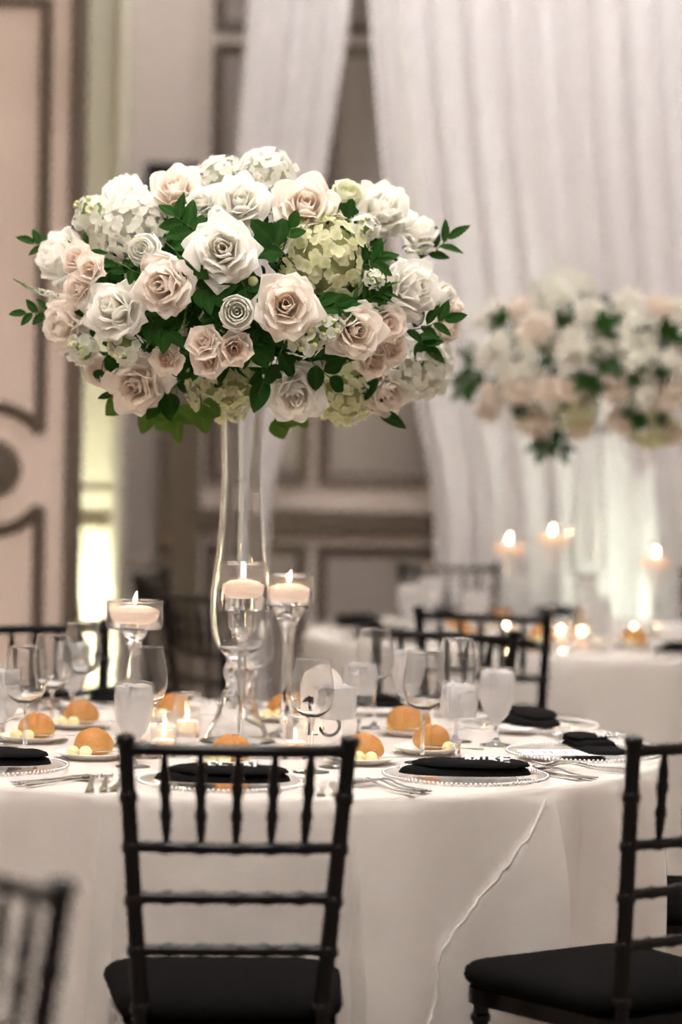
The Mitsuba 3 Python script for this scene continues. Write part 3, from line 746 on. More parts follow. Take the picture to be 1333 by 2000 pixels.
def votive(t, x, y, r, h, lab, far=False):
    k = Kit()
    if far: k.add('cup', ply(lathe([(0, .002), (r * .9, .002), (r, h)], 24), 'm_skin', smooth=30))
    else:
        k.add('cup', ply(lathe([(r * .90, .0005), (r * .94, .003), (r, h)], 40), 'm_skin', smooth=40)); k.add('cup_wall', ply(lathe([(r * .94 - .002, .008), (r - .002, h)], 40), 'm_skin', smooth=40))
        k.add('rim', ply(cap_ring(r - .001, h, .0011), 'm_glass', smooth=True)); k.add('base', ply(lathe([(0, .0004), (r * .88, .0004), (r * .92, .003), (r * .92, .0075), (0, .0075)], 40), 'm_glass', smooth=40))
    put('votive_holder', k, on(t, x, y), label='small clear glass votive holder ' + lab, cat='votive')
    c = Kit(); c.add('wax', ply(lathe([(0, 0), (r * .72, 0), (r * .74, .024), (r * .66, .026), (0, .0255)], 32), 'm_wax', smooth=40))
    c.add('wick', ply(tube([(0, 0, .025), (0, 0, .032)], .0009, 6), 'm_black')); c.add('flame', {**FLAME_PLY}, tr(0, 0, .030) @ sc(.75))
    put('votive_candle', c, on(t, x, y, .0088 if not far else .0025), label='lit candle in the votive ' + lab, cat='candle')


votive(T1, -.113, .09, .031, .094, 'standing tall behind the shallow candle pillar')
votive(T1, -.141, -.28, .028, .070, 'nearest the front chair beside an ice goblet')
votive(T1, -.150, -.10, .025, .074, 'between the other two votives')
votive(T1, .128, -.275, .027, .088, 'in front of the table number card')
for x, y, lab in ((-.256, -.114, 'seen through the blurred front chair of the far table'), (-.101, -.284, 'just past the blurred front chair on the far table'), (-.040, -.33, 'at the middle front of the far table'), (.14, -.16, 'by the bread roll at the front of the far table')):
    votive(T2, x, y, .028, .065, lab, True)


VASE = [(.082, .002), (.074, .008), (.0605, .032), (.046, .062), (.040, .085), (.0335, .108), (.026, .122), (.025, .128), (.0315, .140), (.034, .150), (.0315, .162), (.0255, .174), (.0265, .180), (.037, .192), (.052, .214), (.0605, .242), (.0635, .275),
        (.0630, .31), (.0575, .36), (.051, .42), (.0465, .50), (.0445, .58), (.0465, .66), (.0505, .72), (.053, .755)]


def vase_mesh(n, s=1.0, top=.755):
    o = spline([q for q in VASE], 110); o = o[o[:, 1] <= top]
    inn = o[o[:, 1] > .196][::-1].copy(); inn[:, 0] -= .0035
    bell = o[o[:, 1] < .100].copy(); bell[:, 0] -= .004
    prof = np.vstack([[(0, .096)], bell[::-1], o, inn, [(0, .193)]])
    return lathe(prof, n)


k = Kit(); k.add('glass', ply(vase_mesh(96), 'm_glass', smooth=45))
put('trumpet_vase', k, on(T1, 0, 0), label='tall clear glass vase with beaded waist carrying the near flower arrangement', cat='vase')
k = Kit(); k.add('glass', ply(vase_mesh(40, 1, .68), 'm_glass', smooth=45))
put('trumpet_vase', k, on(T2, 0, 0), label='blurred tall glass vase carrying the far flower arrangement', cat='vase')

# ------------------------------------------------------------------ flowers
WHITE, CREAM = ((.955, .945, .905), (.955, .90, .77)), ((.955, .905, .845), (.95, .78, .65))
BLUSH = CREAM


def petal(P0, P1, P2, P3, W, phi, point, roll_, flat, seed, cols, nt=8, ns=9, ruffle=.03):
    """One petal: a Bezier profile in (rho, z), swept across; point tapers the tip, roll_ turns the edges outward."""
    t = np.linspace(0, 1, nt)[:, None]; s = np.linspace(-1, 1, ns)[None]
    tt = t * (1 - point * .40 * np.abs(s) ** 1.5)
    B = lambda k: P0[k] * (1 - tt) ** 3 + 3 * P1[k] * tt * (1 - tt) ** 2 + 3 * P2[k] * tt ** 2 * (1 - tt) + P3[k] * tt ** 3
    rho, z = B(0), B(1)
    w = W * (.22 + .78 * np.sin(np.pi / 2 * np.minimum(1, t / .62))) * (1 - .30 * np.clip((t - .62) / .38, 0, 1) ** 2 * point) + 0 * s
    d = s * w; R = np.maximum(rho, W * .55)
    ang = d / R
    x1, y1 = rho * 1 - R * (1 - np.cos(ang)), R * np.sin(ang)
    x2, y2 = rho, d
    x, y = x1 * (1 - flat) + x2 * flat, y1 * (1 - flat) + y2 * flat
    e = np.abs(s) ** 2.5 * t
    x = x + roll_ * e; z = z - .5 * roll_ * e
    r = np.random.RandomState(seed); q = r.rand(3) * 6
    z = z + ruffle * t ** 2 * (np.sin(3.1 * s * 2 + q[0]) * .6 + np.sin(5.2 * s + q[1]) * .4); x = x + ruffle * t * np.sin(2.3 * s + q[2])
    c, sn = math.cos(phi), math.sin(phi)
    P = np.stack([x * c - y * sn, x * sn + y * c, z + 0 * s], -1)
    v, f = grid(P)
    base = np.asarray(cols[1], float); tip = np.asarray(cols[0], float)
    col = np.repeat(np.clip(t ** .8, 0, 1), ns, 1).reshape(-1, 1); col = base * (1 - col) + tip * col
    return v, f, col * (.97 + .05 * r.rand())


def mixc(a, b, t): return tuple(np.asarray(a) * (1 - t) + np.asarray(b) * t)


def rose_petals(cols, seed, kind='big'):
    r = np.random.RandomState(seed); out = []; tip, heart = cols
    L = [(4, .10, .42, .20, .0, 0, .1, 0.95), (4, .21, .46, .30, .2, .04, .1, .8), (5, .36, .46, .40, .5, .10, .2, .6), (6, .55, .40, .46, .8, .16, .35, .38), (5, .78, .26, .58, 1.25, .20, .5, .2), (5, 1.0, .02, .62, 1.5, .22, .6, .08), (4, 1.10, -.26, .60, 1.5, .2, .6, 0)]
    if kind == 'spray': L = [(4, .16, .40, .26, .1, .02, .1, .9), (5, .38, .46, .42, .3, .1, .2, .6), (6, .66, .36, .56, .5, .16, .35, .3), (6, .95, .10, .66, .6, .2, .5, .1)]
    if kind == 'button': L = [(5, .12, .34, .22, 0, 0, .1, .6), (7, .30, .44, .30, 0, -.02, .1, .35), (8, .50, .48, .36, 0, -.03, .15, .25), (9, .70, .42, .40, 0, -.02, .2, .15), (9, .88, .22, .44, 0, .0, .25, .08), (8, 1.0, -.08, .46, 0, .02, .3, 0)]
    off = 0.0
    for li, (n, rt, zt, W, pt, rl, fl, h) in enumerate(L):
        off += 2.4 + r.rand()
        for k_ in range(n):
            phi = off + k_ * 2 * math.pi / n + (r.rand() - .5) * .35; s1 = 1 + (r.rand() - .5) * .18; dz = (r.rand() - .5) * .10
            a, b = rt * s1, zt + dz
            if kind == 'button': pts = ((.03, -.5), (a * .95, -.45), (a * 1.12, b * .4), (a * .92, b + .04))
            elif rt < .5: pts = ((.04, -.50), (a * 1.05 + .05, -.42), (a * 1.0 + .04, b * .5), (a, b))
            else: pts = ((.06, -.52), (a * .75, -.46), (a * .72, b * .5 + .22), (a, b))
            out.append(petal(*pts, W * s1, phi, pt, rl + .03 * r.rand(), fl, seed * 100 + li * 10 + k_, (tip, mixc(tip, heart, min(1, h * 1.0 + .12))), ruffle=.035 if kind == 'big' else .02 if kind == 'button' else .05))
    return out


def petals_kit(pet, merged=False, extra=()):
    k = Kit()
    if merged:
        at, vs, fs, cs = 0, [], [], []
        for v, f, c in pet: vs.append(v); fs.append(f + at); cs.append(c); at += len(v)
        k.add('', ply((np.vstack(vs), np.vstack(fs)), 'm_petal', smooth=True, color=np.vstack(cs)))
    else:
        for v, f, c in pet: k.add('petal', ply((v, f), 'm_petal', smooth=True, color=c))
    for rel, s in extra: k.add(rel, s)
    return k


def calyx(col=(.10, .17, .045)):
    v, f = grid(np.array([[(q * math.cos(a), q * math.sin(a), z) for a in np.linspace(0, 2 * math.pi, 13)[:-1]] for q, z in ((.03, -1.2), (.06, -.8), (.30, -.58), (.12, -.46))]), True)
    return ply((v, f), 'm_leaf', smooth=True, color=np.tile(col, (len(v), 1)))


CALYX = calyx()


def floret(cols, seed, r4=4):
    rr = np.random.RandomState(seed); vs, fs, cs, at = [], [], [], 0
    for q in range(r4):
        a = q * 2 * math.pi / r4 + rr.rand() * .3; th = np.linspace(0, 2 * math.pi, 11)[:-1]; rings = []
        for g_ in (0.0, .55, 1.0):
            u, w_ = .52 + .50 * g_ * np.cos(th), .54 * g_ * np.sin(th)
            z = .10 * (u ** 2) + .16 * (w_ ** 2) + (.06 * np.sin(th * 3 + seed) * g_)
            rings.append(np.stack([u * math.cos(a) - w_ * math.sin(a), u * math.sin(a) + w_ * math.cos(a), z + .02 * q], -1))
        v, f = grid(np.array(rings), True); vs.append(v); fs.append(f + at); at += len(v)
        d = np.clip(np.linalg.norm(v[:, :2], axis=1)[:, None], 0, 1); cs.append(np.asarray(cols[1]) * (1 - d) + np.asarray(cols[0]) * d)
    return ply((np.vstack(vs), np.vstack(fs)), 'm_petal', smooth=True, color=np.vstack(cs)), (np.vstack(vs), np.vstack(fs), np.vstack(cs))


HYD = {'H': ((.90, .89, .86), (.82, .82, .68)), 'G': ((.86, .84, .67), (.64, .68, .34)), 'K': ((.92, .91, .89), (.78, .80, .62))}
FLORET = {kk: [floret(c, s, 4 if kk != 'K' else 5) for s in range(3)] for kk, c in HYD.items()}
PIST = ply(trimesh.creation.icosphere(1, .09), 'm_pistil', smooth=True)


def head_core(col):
    m = trimesh.creation.icosphere(2, 1.0); return ply(moved(m, sc(.78, .78, .70)), 'm_petal', smooth=True, color=np.tile(col, (len(m.vertices), 1)))


CORE = {kk: head_core(tuple(np.array(c[1]) * .75)) for kk, c in HYD.items()}
CORE['K'] = head_core((.25, .36, .12))


def head_kit(kk, seed, n, size, lim, squash=.85, merged=False):
    r = np.random.RandomState(seed); k = Kit(); i = np.arange(n) + .5; zz = 1 - 2 * i / n; ang = i * 2.39996
    vs, fs, cs, at = [], [], [], 0
    for z, a in zip(zz, ang):
        if z < lim: continue
        d = np.array([math.sqrt(1 - z * z) * math.cos(a), math.sqrt(1 - z * z) * math.sin(a), z]) + r.normal(0, .10, 3); d /= np.linalg.norm(d)
        tilt = d + r.normal(0, .28, 3)
        p = d * (.90 + .16 * r.rand()) * [1, 1, squash]
        M = tr(*p) @ frame(tilt, r.rand() * 360) @ sc(size * (.85 + .3 * r.rand()))
        q = r.randint(3)
        if merged:
            v, f, c = FLORET[kk][q][1]; vs.append(v @ M[:3, :3].T + M[:3, 3]); fs.append(f + at); cs.append(c); at += len(v)
        else: k.add('floret', FLORET[kk][q][0], M)
    if merged: k.add('', ply((np.vstack(vs), np.vstack(fs)), 'm_petal', smooth=True, color=np.vstack(cs)))
    elif kk == 'K':
        for q in range(5):
            a = r.rand() * 6.28; d = np.array([.5 * math.cos(a), .5 * math.sin(a), .75])
            k.add('bud', ply(moved(trimesh.creation.icosphere(1, .16), tr(*(d * 1.15)) @ sc(1, 1, 1.2)), 'm_pistil', smooth=True))
    if not merged: k.add('core', CORE[kk])
    return k


ROSES = {'W': [petals_kit(rose_petals(WHITE, s), extra=(('calyx', CALYX),)) for s in (1, 2, 3)], 'B': [petals_kit(rose_petals(BLUSH, s), extra=(('calyx', CALYX),)) for s in (4, 5, 6)],
         'S': [petals_kit(rose_petals(((.93, .86, .79), (.91, .72, .60)), s, 'spray'), extra=(('calyx', CALYX),)) for s in (7, 8)],
         'R': [petals_kit(rose_petals(((.95, .94, .90), (.72, .78, .46)), 9, 'button'))], 'Q': [petals_kit(rose_petals(((.92, .92, .78), (.66, .74, .36)), 10, 'button'))]}
FARK = {'W': [petals_kit(rose_petals(WHITE, s), True) for s in (21, 22)], 'B': [petals_kit(rose_petals(BLUSH, s), True) for s in (23, 24)], 'R': [petals_kit(rose_petals(((.90, .89, .84), (.7, .74, .45)), 25, 'button'), True)],
        'H': [head_kit('H', 31, 80, .27, -.4, merged=True)], 'G': [head_kit('G', 32, 80, .27, -.4, merged=True)], 'K': [head_kit('K', 33, 26, .42, -.4, merged=True)]}
NAMES = {'W': 'white_rose', 'B': 'blush_rose', 'S': 'spray_rose', 'R': 'ranunculus', 'Q': 'ranunculus', 'H': 'hydrangea', 'G': 'hydrangea', 'K': 'stock_flower'}
CATS = {'W': 'rose', 'B': 'rose', 'S': 'rose', 'R': 'ranunculus', 'Q': 'ranunculus', 'H': 'hydrangea', 'G': 'hydrangea', 'K': 'stock flower'}

BLOOMS = [
    ('B', -133, -189, 210, 55, -15, -85, 50, 'blush rose at the very top edge, directly above the glossy leaf sprig'),
    ('W', -255, -41, 208, 52, -35, -56, 75, 'white rose with spiky petals behind the snow white hydrangea'),
    ('K', -311, -102, 158, 40, -50, -79, 35, 'white stock cluster with green buds beside the snow white hydrangea'),
    ('H', -219, -157, 124, 83, -35, -89, 30, 'snow white hydrangea head above the button ranunculus'),
    ('R', -184, -358, 72, 35, -25, -96, 10, 'white button ranunculus with a green eye under the snow white hydrangea'),
    ('W', -383, -99, 69, 62, -75, -61, 25, 'white rose turned sideways below the short side sprig of leaves'),
    ('S', -328, -248, 57, 35, -50, -84, 20, 'small blush spray rose beside the sideways white rose'),
    ('S', -295, -295, 36, 32, -35, -93, 10, 'small blush spray rose next to the spiky white rose, above its tips'),
    ('S', -322, -272, -4, 34, -50, -87, 0, 'small creamy spray rose above the large pale blush side rose'),
    ('B', -363, -146, -73, 61, -75, -65, -10, 'large pale blush rose on the side above the hanging bare sprig'),
    ('W', -246, -327, -46, 62, -35, -90, 25, 'spiky open white rose beside the blush rose, under the ranunculus'),
    ('B', -144, -386, 1, 63, -30, -95, -10, 'large blush rose with ruffled heart directly under the button ranunculus'),
    ('W', -22, -402, 73, 69, -5, -99, 10, 'largest white rose with a cream heart, facing out of the middle'),
    ('W', 5, -284, 178, 61, 5, -95, 30, 'white rose with a cream heart just above the largest white rose'),
    ('W', -74, -273, 178, 32, -10, -95, 30, 'half hidden small white rose between the top blush rose and white rose'),
    ('H', 50, -38, 248, 67, 10, -79, 60, 'white hydrangea head crowning the top of the arrangement'),
    ('H', -46, -28, 244, 54, -10, -79, 60, 'white hydrangea peeking out behind the top roses'),
    ('K', -225, -290, -121, 36, -35, -93, -10, 'white stock sprig above the lowest blush rose'),
    ('B', -210, -171, -198, 66, -25, -94, -25, 'large ruffled blush rose hanging lowest beside the loose dark leaves'),
    ('S', -136, -305, -146, 34, -20, -97, -10, 'small blush spray rose beside the white flower spikes'),
    ('K', -320, -168, -124, 34, -50, -81, -30, 'greenish white stock below the large pale blush side rose'),
    ('S', -292, -111, -167, 38, -50, -77, -40, 'half hidden blush rose behind the lowest ruffled blush rose'),
    ('G', -27, -96, -186, 88, -5, -95, -30, 'creamy hydrangea head hanging just over the vase rim'),
    ('S', -59, -385, -112, 35, -20, -96, 20, 'small blush spray rose under the leaf rosette, upper one of three'),
    ('S', 2, -380, -124, 36, 10, -99, -10, 'small blush spray rose directly below the lower ranunculus'),
    ('S', -49, -365, -149, 35, -10, -96, -25, 'small blush spray rose of three, lowest on the creamy hydrangea'),
    ('R', 7, -408, -52, 37, 0, -99, 10, 'white ranunculus next to the leaf rosette in the middle'),
    ('B', 137, -262, 176, 67, 10, -95, 30, 'peach hearted blush rose at the top beside the white hydrangea crown'),
    ('Q', 221, -93, 213, 35, 20, -87, 45, 'greenish ranunculus at the top between two roses'),
    ('W', 297, -43, 189, 66, 35, -79, 50, 'tall white rose at the top corner facing the drapery'),
    ('W', 379, -27, 140, 48, 60, -58, 55, 'small white rose above the outermost leafy sprig on the drapery side'),
    ('G', 178, -248, 64, 101, 12, -99, 10, 'large greenish hydrangea head in the middle under the peach hearted rose'),
    ('W', 364, -196, 13, 64, 60, -79, 10, 'white rose with big folded petals facing the drapery'),
    ('R', 434, -13, 1, 34, 75, -65, 10, 'white ranunculus at the outer edge on the drapery side'),
    ('B', 105, -404, -35, 65, 0, -100, 5, 'blush rose with a peach heart at the centre of the arrangement'),
    ('K', 143, -349, -100, 39, 5, -99, -10, 'white stock cluster under the central blush rose'),
    ('K', 187, -347, -77, 32, 15, -99, -5, 'white stock with green stems between two blush roses'),
    ('B', 246, -313, -80, 60, 25, -97, -5, 'blush rose with a tight pink heart beside the white stock'),
    ('S', 309, -249, -63, 40, 40, -92, 5, 'ruffled blush spray rose just behind the tight hearted blush rose'),
    ('S', 320, -191, -114, 35, 45, -88, -15, 'small blush spray rose under the lower leafy sprig'),
    ('S', 283, -201, -142, 35, 30, -92, -25, 'small blush spray rose above the low creamy hydrangea'),
    ('B', 442, 1, -62, 41, 80, -59, -10, 'blush rose peeking out behind the lower leafy sprig'),
    ('W', 121, -221, -209, 64, 10, -93, -35, 'open white rose hanging just beside the vase rim'),
    ('G', 226, 4, -205, 74, 20, -89, -40, 'low creamy hydrangea between the hanging white rose and blush rose'),
    ('B', 315, -11, -204, 57, 35, -85, -40, 'lowest blush rose on the drapery side'),
    ('H', 390, 7, -145, 75, 60, -72, -35, 'white hydrangea low on the drapery side'),
    ('K', 258, -259, 129, 28, 25, -95, 20, 'tiny white stock cluster beside the greenish hydrangea'),
    ('K', 280, -300, 25, 21, 25, -96, 10, 'very small white stock tip at the edge of greenish hydrangea'),
    ('B', 455, -3, -24, 33, 85, -53, 0, 'blush rose edge behind the outer white ranunculus'),
]
SPRIGS = [
    (-393, -43, 82, -456, -43, 105, 5, 39, 20, 0, 'short leafy sprig sticking out beside the sideways white rose'),
    (-373, -111, -51, -467, -111, -53, 6, 43, 17, 0, 'leafy sprig sticking out beside the large pale blush side rose'),
    (-61, -344, 89, -148, -292, 162, 7, 60, 32, 0, 'glossy leaf sprig under the top blush rose'),
    (380, -18, 83, 461, -18, 142, 6, 54, 24, 0, 'leafy sprig sticking out highest on the drapery side'),
    (329, -178, -78, 453, -178, -45, 8, 49, 24, 0, 'lower leafy sprig sticking out on the drapery side'),
    (-26, -351, -83, -54, -391, -48, 8, 37, 21, 0, 'small leaf rosette beside the middle ranunculus'),
    (99, -334, 92, 117, -324, 143, 4, 41, 27, 0, 'short leaf sprig under the peach hearted top rose'),
    (94, -346, 73, 54, -361, 112, 3, 60, 47, 0, 'broad ivy-like leaves beside the largest white rose'),
    (-238, -13, -219, -284, -13, -263, 1, 65, 48, 1, 'broad pale leaf hanging lowest on the panelled wall side'),
    (-186, -9, -229, -198, -9, -277, 2, 61, 44, 1, 'pair of broad leaves hanging under the lowest ruffled blush rose'),
    (-133, -6, -243, -131, -6, -289, 3, 63, 50, 1, 'broad leaves hanging in a clump short of the vase'),
    (-74, -143, -231, -68, -143, -272, 2, 55, 47, 1, 'broad leaves hanging against the vase rim'),
    (63, -259, -179, 38, -259, -251, 1, 88, 46, 0, 'long dark leaf hanging over the vase rim'),
    (76, -38, -250, 90, -38, -288, 2, 54, 41, 1, 'pale serrated leaves hanging beside the vase'),
    (123, 2, -251, 148, 2, -281, 1, 46, 28, 1, 'small pale leaf under the hanging white rose'),
    (259, 0, -226, 333, 0, -262, 2, 72, 33, 0, 'pointed leaves under the lowest blush rose'),
    (-269, -186, -139, -288, -127, -184, 2, 53, 32, 0, 'dark leaves behind the lowest ruffled blush rose'),
    (-266, -16, -215, -301, -16, -227, 1, 44, 14, 0, 'narrow leaf tip beside the lowest ruffled blush rose'),
    (43, -359, -60, 65, -347, -131, 4, 64, 45, 0, 'large dark leaves in the gap below the central blush rose'),
    (93, -309, -129, 73, -296, -179, 2, 58, 44, 0, 'dark leaves above the long hanging leaf'),
    (147, -287, -133, 210, -213, -190, 4, 56, 37, 0, 'dark leaves under the white stock cluster'),
    (248, -292, 3, 296, -253, 97, 11, 44, 9, 2, 'fine leaved green sprig beside the greenish hydrangea'),
    (240, -295, -29, 323, -263, 20, 10, 46, 10, 2, 'fine leaved sprig lying behind the white folded rose'),
    (229, -226, 141, 205, -243, 175, 3, 50, 38, 0, 'dark leaves beneath the greenish top ranunculus'),
    (327, 0, -153, 377, 0, -117, 2, 59, 28, 0, 'leaf pair in front of the low white hydrangea'),
    (232, -222, -142, 265, -257, -125, 2, 34, 21, 0, 'small leaf pair between the blush roses'),
    (-313, -211, 66, -240, -211, 11, 6, 44, 21, 0, 'leafy twig between the spray roses and spiky white rose'),
    (-326, -126, 120, -315, -126, 84, 1, 32, 14, 0, 'single small leaf at the edge of the snow white hydrangea'),
    (-127, -335, 76, -63, -394, 23, 5, 50, 31, 0, 'leaves tucked behind the largest white rose'),
    (-179, -323, -55, -114, -352, -108, 7, 54, 31, 0, 'dark leaves in the gap under the ruffled blush rose'),
    (-77, -365, 3, -17, -397, -32, 6, 55, 33, 0, 'dark leaves in the gap under the largest white rose'),
    (20, -372, 1, 44, -394, -40, 5, 51, 31, 0, 'dark leaves beside the tiny green bud'),
    (-140, -163, -212, -171, -163, -248, 5, 57, 36, 0, 'dark leaves just above the hanging leaf clump'),
    (199, -321, -24, 228, -332, -47, 4, 50, 29, 0, 'dark leaves under the greenish hydrangea'),
    (247, -283, 51, 309, -256, 74, 6, 56, 31, 0, 'dark leaves behind the fine leaved sprigs'),
    (310, -232, -29, 279, -304, 9, 5, 53, 27, 0, 'dark leaves beside the white folded rose'),
    (294, -36, -172, 253, -36, -180, 4, 50, 30, 0, 'dark leaves between the low blush roses'),
    (-223, -303, 40, -173, -365, 18, 4, 48, 25, 0, 'leaves beneath the ranunculus beside the spiky rose'),
    (372, -55, -86, 413, -55, -118, 4, 54, 28, 0, 'dark leaves under the lower leafy sprig'),
    (13, -353, -81, 55, -340, -141, 5, 60, 37, 0, 'dark leaves beside the middle spray roses'),
    (166, -337, -26, 187, -357, -36, 4, 52, 31, 0, 'dark leaves beside the central blush rose'),
]
SPIKES = [
    (-370, -176, -17, -463, -196, 15, 16, 'veronica spike curving out beside the pale blush side rose'),
    (-165, -296, -136, -92, -316, -69, 17, 'white flower spike in the dark gap beside the spray roses'),
    (-109, -343, -103, -93, -363, -27, 9, 'thin green seed spike above the white flower spike'),
    (344, -177, 90, 392, -197, 96, 14, 'short whitish flower spike under the outer leafy sprig'),
]
FAR_BLOOMS = [
    ('W', -352, 1, 168, 55, -55, -54, 63),
    ('B', -281, -133, 178, 49, -44, -61, 66),
    ('B', -238, -275, 105, 71, -42, -79, 44),
    ('H', -123, -17, 213, 96, -19, -59, 78),
    ('W', -63, -304, 150, 63, -10, -81, 57),
    ('W', 65, -239, 199, 57, 10, -72, 69),
    ('B', 160, -232, 182, 60, 24, -71, 66),
    ('H', 63, -287, 86, 84, 13, -90, 43),
    ('W', -115, -366, 12, 67, -22, -97, 5),
    ('W', -126, -351, 84, 40, -22, -91, 35),
    ('R', -48, -379, 36, 38, -9, -98, 16),
    ('K', 84, -369, 21, 59, 16, -98, 9),
    ('B', 9, -369, -65, 64, 2, -96, -28),
    ('K', 93, -341, -104, 43, 16, -89, -43),
    ('W', 195, -344, -5, 53, 37, -93, -2),
    ('B', 194, -312, -89, 67, 35, -86, -38),
    ('H', -270, -231, 7, 78, -61, -79, 4),
    ('W', -387, -172, 19, 54, -78, -62, 9),
    ('W', -347, -216, 67, 41, -65, -69, 30),
    ('B', -283, -260, -81, 68, -53, -77, -36),
    ('B', -193, -317, -92, 51, -34, -86, -39),
    ('B', -132, -348, -80, 48, -23, -91, -34),
    ('G', -98, -243, -138, 68, -18, -78, -60),
    ('B', -229, -141, -194, 69, -35, -63, -70),
    ('B', -363, -132, -112, 52, -65, -59, -48),
    ('B', -371, 15, -161, 45, -59, -54, -61),
    ('B', -84, -220, -207, 52, -12, -70, -71),
    ('B', 54, -262, -185, 60, 8, -74, -66),
    ('G', 166, -15, -200, 70, 27, -59, -76),
    ('B', 237, -24, -222, 51, 33, -58, -74),
    ('H', 233, -234, 102, 57, 45, -76, 47),
    ('B', -186, -349, 43, 32, -34, -92, 19),
    ('W', -403, 5, 138, 33, -66, -52, 54),
    ('W', 228, -183, 185, 49, 35, -66, 67),
]
FAR_SPRIGS = [
    (-400, -107, -18, -476, -107, -108, 8, 66, 30, 0),
    (-398, -115, 11, -455, -115, 27, 4, 56, 26, 0),
    (-166, -114, -221, -207, -114, -305, 5, 66, 36, 0),
    (-159, -102, -226, -121, -102, -304, 4, 59, 33, 0),
    (-321, -167, 118, -346, -167, 133, 5, 65, 36, 0),
    (-160, -305, 109, -142, -327, 132, 5, 71, 39, 0),
    (-43, -344, 94, 3, -349, 134, 6, 70, 38, 0),
    (85, -363, -23, 50, -396, -20, 6, 70, 38, 0),
    (-181, -335, 12, -202, -355, 27, 5, 70, 38, 0),
    (-71, -347, -82, -60, -390, -51, 6, 73, 42, 0),
    (104, -285, -152, 60, -325, -156, 6, 71, 39, 0),
    (167, -319, 83, 181, -337, 98, 6, 77, 42, 0),
    (4, -371, 15, -30, -398, -18, 5, 70, 38, 0),
    (-298, -144, -150, -265, -144, -141, 5, 65, 39, 0),
    (135, -346, -46, 139, -380, -15, 5, 64, 38, 0),
    (-74, -363, -35, -91, -382, -59, 5, 73, 41, 0),
]

CTR1, CTR2 = (-.222, 6.22, 1.715), (.835, 9.45, 1.64)
for i, (kk, x, y, z, r, fx, fy, fz, lab) in enumerate(BLOOMS):
    r = r / 1000
    if kk in 'HGK':
        n, size = (250, .150) if r > .06 else (170, .175)
        if kk == 'K': n, size = (26, .40)
        kit = head_kit(kk, 40 + i, n, size, -.35 if kk != 'K' else -.6); r *= .93
    else: kit = ROSES[kk][i % len(ROSES[kk])]
    M = tr(CTR1[0] + x / 1000, CTR1[1] + y / 1000, CTR1[2] + z / 1000) @ frame((fx, fy, fz), 77 * i) @ sc(r * (1.0 if kk in 'HGKRQ' else 1.10))
    put(NAMES[kk], kit, M, label=lab, cat=CATS[kk], group='flowers of the near arrangement')
order = sorted(range(len(FAR_BLOOMS)), key=lambda i: -FAR_BLOOMS[i][3]); rows_ = {}
for rank, i in enumerate(order): rows_.setdefault(min(4, rank * 5 // len(order)), []).append(i)
ordn = ['first', 'second', 'third', 'fourth', 'fifth', 'sixth', 'seventh', 'eighth', 'ninth']
ROWN = ['top', 'upper', 'middle', 'lower', 'lowest']
for rw, idx in rows_.items():
    for pos, i in enumerate(sorted(idx, key=lambda i: FAR_BLOOMS[i][1])):
        kk, x, y, z, r, fx, fy, fz = FAR_BLOOMS[i]
        M = tr(CTR2[0] + x / 1000, CTR2[1] + y / 1000, CTR2[2] + z / 1000) @ frame((fx, fy, fz), 50 * i) @ sc(r / 1000 * 1.05)
        put(NAMES[kk], FARK[kk][i % len(FARK[kk])], M, label=f'blurred {"blush" if kk == "B" else "white"} {CATS[kk]}, {ordn[pos]} along the {ROWN[rw]} row of the far arrangement', cat=CATS[kk], group='flowers of the far arrangement')


# leaves
def leaf_ply(col, tip, seed, shape='ovate'):
    r = np.random.RandomState(seed); t = np.linspace(0, 1, 9)[:, None]; s = np.linspace(-1, 1, 7)[None]
    w = .5 * np.sin(np.pi * t ** .85) ** .8 * (1 - .12 * t) + .004
    if shape == 'ivy': w = w * (1 + .25 * np.cos(t * 14))
    x = w * s; z = .18 * np.abs(s) * w - .10 * t ** 2 * (1 + r.rand()) + .01 * np.sin(9 * t + 3 * s); y = t + 0 * s
    v, f = grid(np.stack([x, y, z + 0 * x], -1))
    c = np.asarray(col) * (1 - .3 * (np.abs(v[:, :1]) < .03)) * (.9 + .2 * meshkit.noise(v * 6 + seed)[:, None]) + np.asarray(tip) * (np.abs(v[:, :1]) < .035)
    return ply((v, f), 'm_leaf', smooth=True, color=c), (v, f, c)


LEAF = {0: [leaf_ply((.020, .062, .014), (.02, .03, .01), s) for s in range(4)], 1: [leaf_ply((.085, .17, .030), (.05, .07, .02), s + 5) for s in range(3)], 2: [leaf_ply((.035, .105, .02), (.02, .03, .01), s + 9) for s in range(2)], 3: [leaf_ply((.019, .058, .015), (.02, .03, .01), s + 12, 'ivy') for s in range(2)]}


def leaf_matrix(p, d, up, L, W):
    d = np.array(d, float); d /= np.linalg.norm(d); up = np.array(up, float); x = np.cross(d, up); x /= np.linalg.norm(x) + 1e-9; u = np.cross(x, d)
    m = np.eye(4); m[:3, 0] = x * W; m[:3, 1] = d * L; m[:3, 2] = u * L * .8; m[:3, 3] = p; return m


